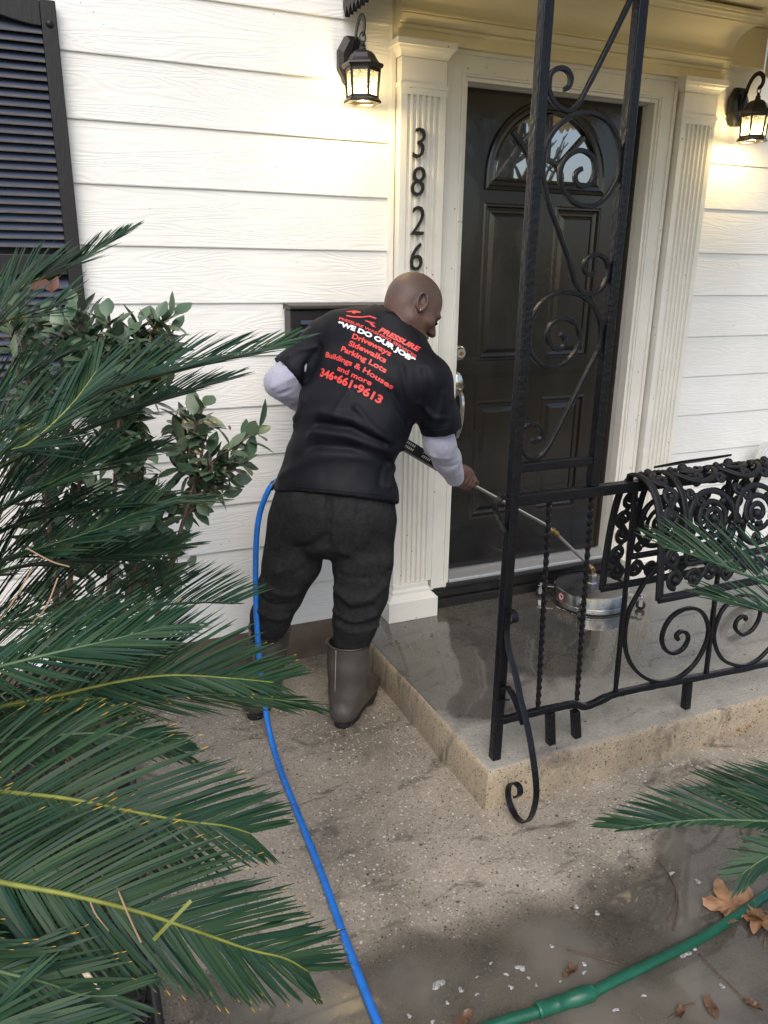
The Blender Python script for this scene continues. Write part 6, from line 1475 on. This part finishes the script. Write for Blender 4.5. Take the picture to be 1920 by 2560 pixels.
# inset ring for the depth attribute
cen = Vector((-.45, -2.1, 0)); me = bpy.data.meshes.new('puddle'); bm = bmesh.new()
A = [bm.verts.new((p_.x, p_.y, GZ + .0045)) for p_ in ring_]; B = []
for i, p_ in enumerate(ring_):
    d = (cen - p_); B.append(bm.verts.new((p_.x + d.normalized().x * .13, p_.y + d.normalized().y * .13, GZ + .0045)))
n = len(A)
for i in range(n): bm.faces.new((A[i], A[(i + 1) % n], B[(i + 1) % n], B[i]))
f = bm.faces.new(B); bmesh.ops.triangulate(bm, faces=[f]); bmesh.ops.recalc_face_normals(bm, faces=bm.faces); bm.to_mesh(me); bm.free()
at = me.attributes.new('deep', 'FLOAT', 'POINT')
for i in range(len(me.vertices)): at.data[i].value = 0.0 if i < n else 1.0
for pl in me.polygons:
    if pl.normal.z < 0: pl.flip()
tag(link('puddle', me, 'water'), 'muddy puddle across the foot of the walk', None, None, 'structure')
rf = random.Random(21); fm = MB()
def foam(x, y, r):
    c = gp(x, y, GZ + .0065); k = 16; r *= .72; vs = [(c.x, c.y, GZ + .0085)]
    ph = rf.random() * 6
    for ring_r, z in ((.6, GZ + .008), (1.0, GZ + .0058)):
        for i in range(k):
            a = 2 * math.pi * i / k; rr_ = r * ring_r * (1 + .32 * math.sin(2 * a + ph) + .22 * math.sin(3 * a + 2 * ph) + rf.uniform(-.12, .12)); vs.append((c.x + rr_ * math.cos(a), c.y + rr_ * .85 * math.sin(a), z))
    fm.add(vs, [(0, 1 + i, 1 + (i + 1) % k) for i in range(k)] + [(1 + i, 1 + k + i, 1 + k + (i + 1) % k, 1 + (i + 1) % k) for i in range(k)])
for x, y, r in ((946, 2126, .020), (1124, 2090, .015), (1095, 2104, .008), (996, 2138, .010), (1104, 2132, .009), (1262, 2082, .009), (1261, 2100, .008), (1192, 2044, .008), (1480, 2060, .018), (1500, 2048, .010), (1245, 1958, .011), (1290, 1972, .011), (966, 2166, .007), (884, 2194, .008), (935, 2206, .008), (990, 2208, .012), (1030, 2147, .007), (1142, 2112, .006), (1158, 2128, .006), (1508, 1904, .012), (1450, 1886, .012), (1030, 2110, .005), (1060, 2080, .006), (1210, 2120, .005), (1300, 2130, .006), (1390, 2150, .008), (1330, 2180, .009), (1560, 2130, .010)): foam(x, y, r)
for i in range(14):
    a = va + rf.uniform(-.1, .9); c = Vector((cx + (RC + rf.uniform(.0, .02)) * math.cos(a), cy + (RC + rf.uniform(.0, .02)) * math.sin(a), PZ + .001)); r = rf.uniform(.003, .007); k = 8
    fm.add([(c.x, c.y, c.z + .003)] + [(c.x + r * math.cos(2 * math.pi * q / k) * rf.uniform(.7, 1.2), c.y + r * math.sin(2 * math.pi * q / k), c.z) for q in range(k)], [(0, 1 + q, 1 + (q + 1) % k) for q in range(k)])
tag(fm.build('foam', 'foam', smooth=True), 'soap foam floating on the puddle', None, None, 'stuff')
# large lobed dry leaf
def flat_leaf(name, c, r, rot, m, lab, cat, grp=None, lobes=True, curlz=.012, tilt=0):
    k = 48 if lobes else 20; vs = [Vector((0, 0, .006))]; rr = random.Random(int(abs(c.x) * 1e4))
    for q in (.5, 1.0):
        for i in range(k):
            a = 2 * math.pi * i / k
            if lobes: rad = r * (.42 + .58 * (1 - abs(math.sin(2.5 * a))) ** .75 + .10 * abs(math.sin(12.5 * a)) + rr.uniform(-.03, .03)) * q
            else: rad = r * q / math.sqrt((math.cos(a)) ** 2 + (math.sin(a) / .38) ** 2)
            vs.append(Vector((rad * math.cos(a), rad * math.sin(a), .004 + curlz * q * (mnoise.noise(Vector((a * 2.4, c.x * 9, q * 2))) * 1.3 + .45))))
    Mx = Matrix.Rotation(rot, 3, 'Z') @ Matrix.Rotation(tilt, 3, 'X')
    mb = MB(); mb.add([Vector(c) + Mx @ v for v in vs], [(0, 1 + i, 1 + (i + 1) % k) for i in range(k)] + [(1 + i, 1 + k + i, 1 + k + (i + 1) % k, 1 + (i + 1) % k) for i in range(k)])
    if lobes: mb.tube([Vector(c) + Mx @ Vector((-r * .9, 0, .004)), Vector(c) + Mx @ Vector((-r * 1.5, .01, .004))], .0016, 5)
    return tag(mb.build(name, m, smooth=True), lab, cat, grp)
flat_leaf('fallen_leaf', gp(1580, 1962, GZ + .006), .080, 2.6, 'dryleaf', 'large dry lobed tan leaf beside the green hose', 'leaf', 'fallen leaves', True, .028)
flat_leaf('fallen_leaf', gp(1640, 1992, GZ + .006), .055, 1.0, 'dryleaf', 'tan leaf at the right edge partly under the green hose', 'leaf', 'fallen leaves', True, .02)
for x, y, r, rot, lab in ((1232, 2102, .026, .2, 'small curled brown leaf among foam in the puddle'), (1535, 2180, .030, 1.3, 'curled brown leaf in the lower right corner'), (1470, 2190, .022, .5, 'small brown leaf just left of the curled corner leaf'), (1000, 2206, .030, .3, 'brown leaf at the bottom edge of the puddle'),
                          (1625, 2175, .024, 1.9, 'dark leaf nearest the lower right corner'), (1470, 1470, .017, .8, 'small orange leaf on the porch behind the railing')):
    z = PZ + .002 if y < 1500 else GZ + .006
    flat_leaf('fallen_leaf', gp(x, y, z), r, rot, 'brownleaf' if y > 1500 else 'dryleaf', lab, 'leaf', 'fallen leaves', False, .014)
flat_leaf('fallen_leaf', gp(1105, 1756, GZ + .004) + Vector((0, 0, .016)), .022, 1.5, 'dryleaf', 'small orange leaf stuck on the foot of the scroll bracket', 'leaf', 'fallen leaves', False, .01, .9)
for pts, lab in (([(1445, 1990), (1462, 1930), (1440, 1880), (1418, 1858)], 'long dry twig lying beside the dry leaf'), ([(1455, 2010), (1466, 1950), (1452, 1890)], 'thin twig alongside the long twig'), ([(1226, 2052), (1300, 2072), (1340, 2082)], 'thin twig floating above the hose coupling'),
                 ([(1445, 2200), (1475, 2178), (1500, 2168)], 'short twig at the bottom right below the hose'), ([(1510, 2060), (1560, 2110), (1600, 2150)], 'dark twig crossing under the green hose'), ([(1610, 1760), (1600, 1790), (1612, 1816)], 'curved twig near the lower right frond')):
    o = MB().tube(spline([gp(x, y, GZ + .0095) for x, y in pts], 5), .0017, 5).build('twig', 'twig', smooth=True); tag(o, lab, 'twig', 'twigs on the walk')
# loose pebbles set in the walk
def pebbles(name, m, cnt, seed, rmin, rmax, lab):
    rp_ = random.Random(seed); mb = MB(); n_ = 0
    while n_ < cnt:
        x = rp_.uniform(-1.53, 1.3); y = rp_.uniform(-2.1, -.02)
        if y > -1.19 and x > -.52: continue
        if mnoise.noise(Vector((x * 2.2, y * 2.2, seed))) + rp_.uniform(-.5, .5) < -.1: continue
        r = rmin + (rmax - rmin) * rp_.random() ** 2.5; a = rp_.random() * 3.14
        mb.ball((x, y, GZ + r * .02), r, 6, 4, (1, rp_.uniform(.5, .9), .35), Matrix.Rotation(a, 3, 'Z')); n_ += 1
    tag(mb.build(name, m, smooth=True), lab, None, None, 'stuff')
pebbles('pale_pebbles', 'pebble_w', 3400, 5, .0014, .0072, 'pale pebbles exposed in the concrete walk'); pebbles('dark_pebbles', 'pebble_d', 900, 9, .0014, .0065, 'dark pebbles exposed in the concrete walk')
rp_ = random.Random(77); mb = MB()
for i in range(130):
    x = rp_.uniform(-.48, 1.0); y = rp_.uniform(-1.17, -.06); a = rp_.random() * 6.28; l = rp_.uniform(.002, .008)
    c = Vector((x, y, PZ + .0014)); d = Vector((math.cos(a), math.sin(a), 0)) * l; s_ = Vector((-math.sin(a), math.cos(a), 0)) * l * .3
    mb.add([c - d, c - s_, c + d, c + s_ + Vector((0, 0, .001))], [(0, 1, 2, 3)])
tag(mb.build('leaf_debris', 'chip'), 'specks of leaf debris on the wet porch', None, None, 'stuff')

# ================================================================== bare trees across the yard (seen mirrored in the fanlight)
def bare_tree(x, y, hgt, seed, lab):
    rt = random.Random(seed); tr = thing('bare_tree', lab, 'tree', (x, y, GZ - .05), 'bare trees across the yard')
    tk = MB(); br = MB()
    def grow(p_, d, l, r, lev):
        k = 4; pts = [p_]
        for i in range(k):
            d = (d + Vector((rt.uniform(-1, 1), rt.uniform(-1, 1), rt.uniform(-.5, .8))) * .20).normalized(); pts.append(pts[-1] + d * (l / k))
        (tk if lev == 0 else br).tube(pts, r, 7 if lev < 2 else 4, scale=[1 - .45 * i / k for i in range(k + 1)])
        if lev >= 4: return
        for i in range(3):
            q = pts[2 + rt.randrange(k - 1)]; dd = (d + Vector((rt.uniform(-1, 1), rt.uniform(-1, 1), rt.uniform(-.3, .7))) * .95).normalized(); grow(q, dd, l * rt.uniform(.55, .78), r * rt.uniform(.42, .6), lev + 1)
        grow(pts[-1], (d + Vector((rt.uniform(-1, 1), rt.uniform(-1, 1), .2)) * .3).normalized(), l * .75, r * .55, lev + 1)
    grow(Vector((x, y, GZ - .05)), Vector((0, 0, 1)), hgt * .34, hgt * .030, 0)
    tk.build('trunk', 'bark', tr, smooth=True); br.build('crown', 'bark', tr, smooth=True)
bare_tree(8.3, -12.0, 9.5, 4, 'bare branching tree straight across the yard from the door')
bare_tree(6.2, -10.6, 8.5, 8, 'bare branching tree at the right of the yard')


# rough pebbles standing proud of the slab's front edge, most of them towards the right
rq = random.Random(41); mb = MB()
for i in range(420):
    x = -.40 + 2.0 * rq.random() ** .75; z = rq.uniform(GZ + .01, PZ - .02)
    if rq.random() > .25 + .9 * max(0, x): continue
    r = rq.uniform(.0022, .0075); mb.ball((x, -1.1865, z), r, 7, 5, (1, .38, rq.uniform(.6, .95)), Matrix.Rotation(rq.uniform(-.6, .6), 3, 'Y'))
MT['pebble_t'] = mat('tan_pebble', (.34, .20, .10), .6, var=.6, vscale=60, detail=1)
tag(mb.build('edge_pebbles', 'pebble_t', smooth=True), 'tan pebbles standing out of the front edge of the porch slab', None, None, 'stuff')
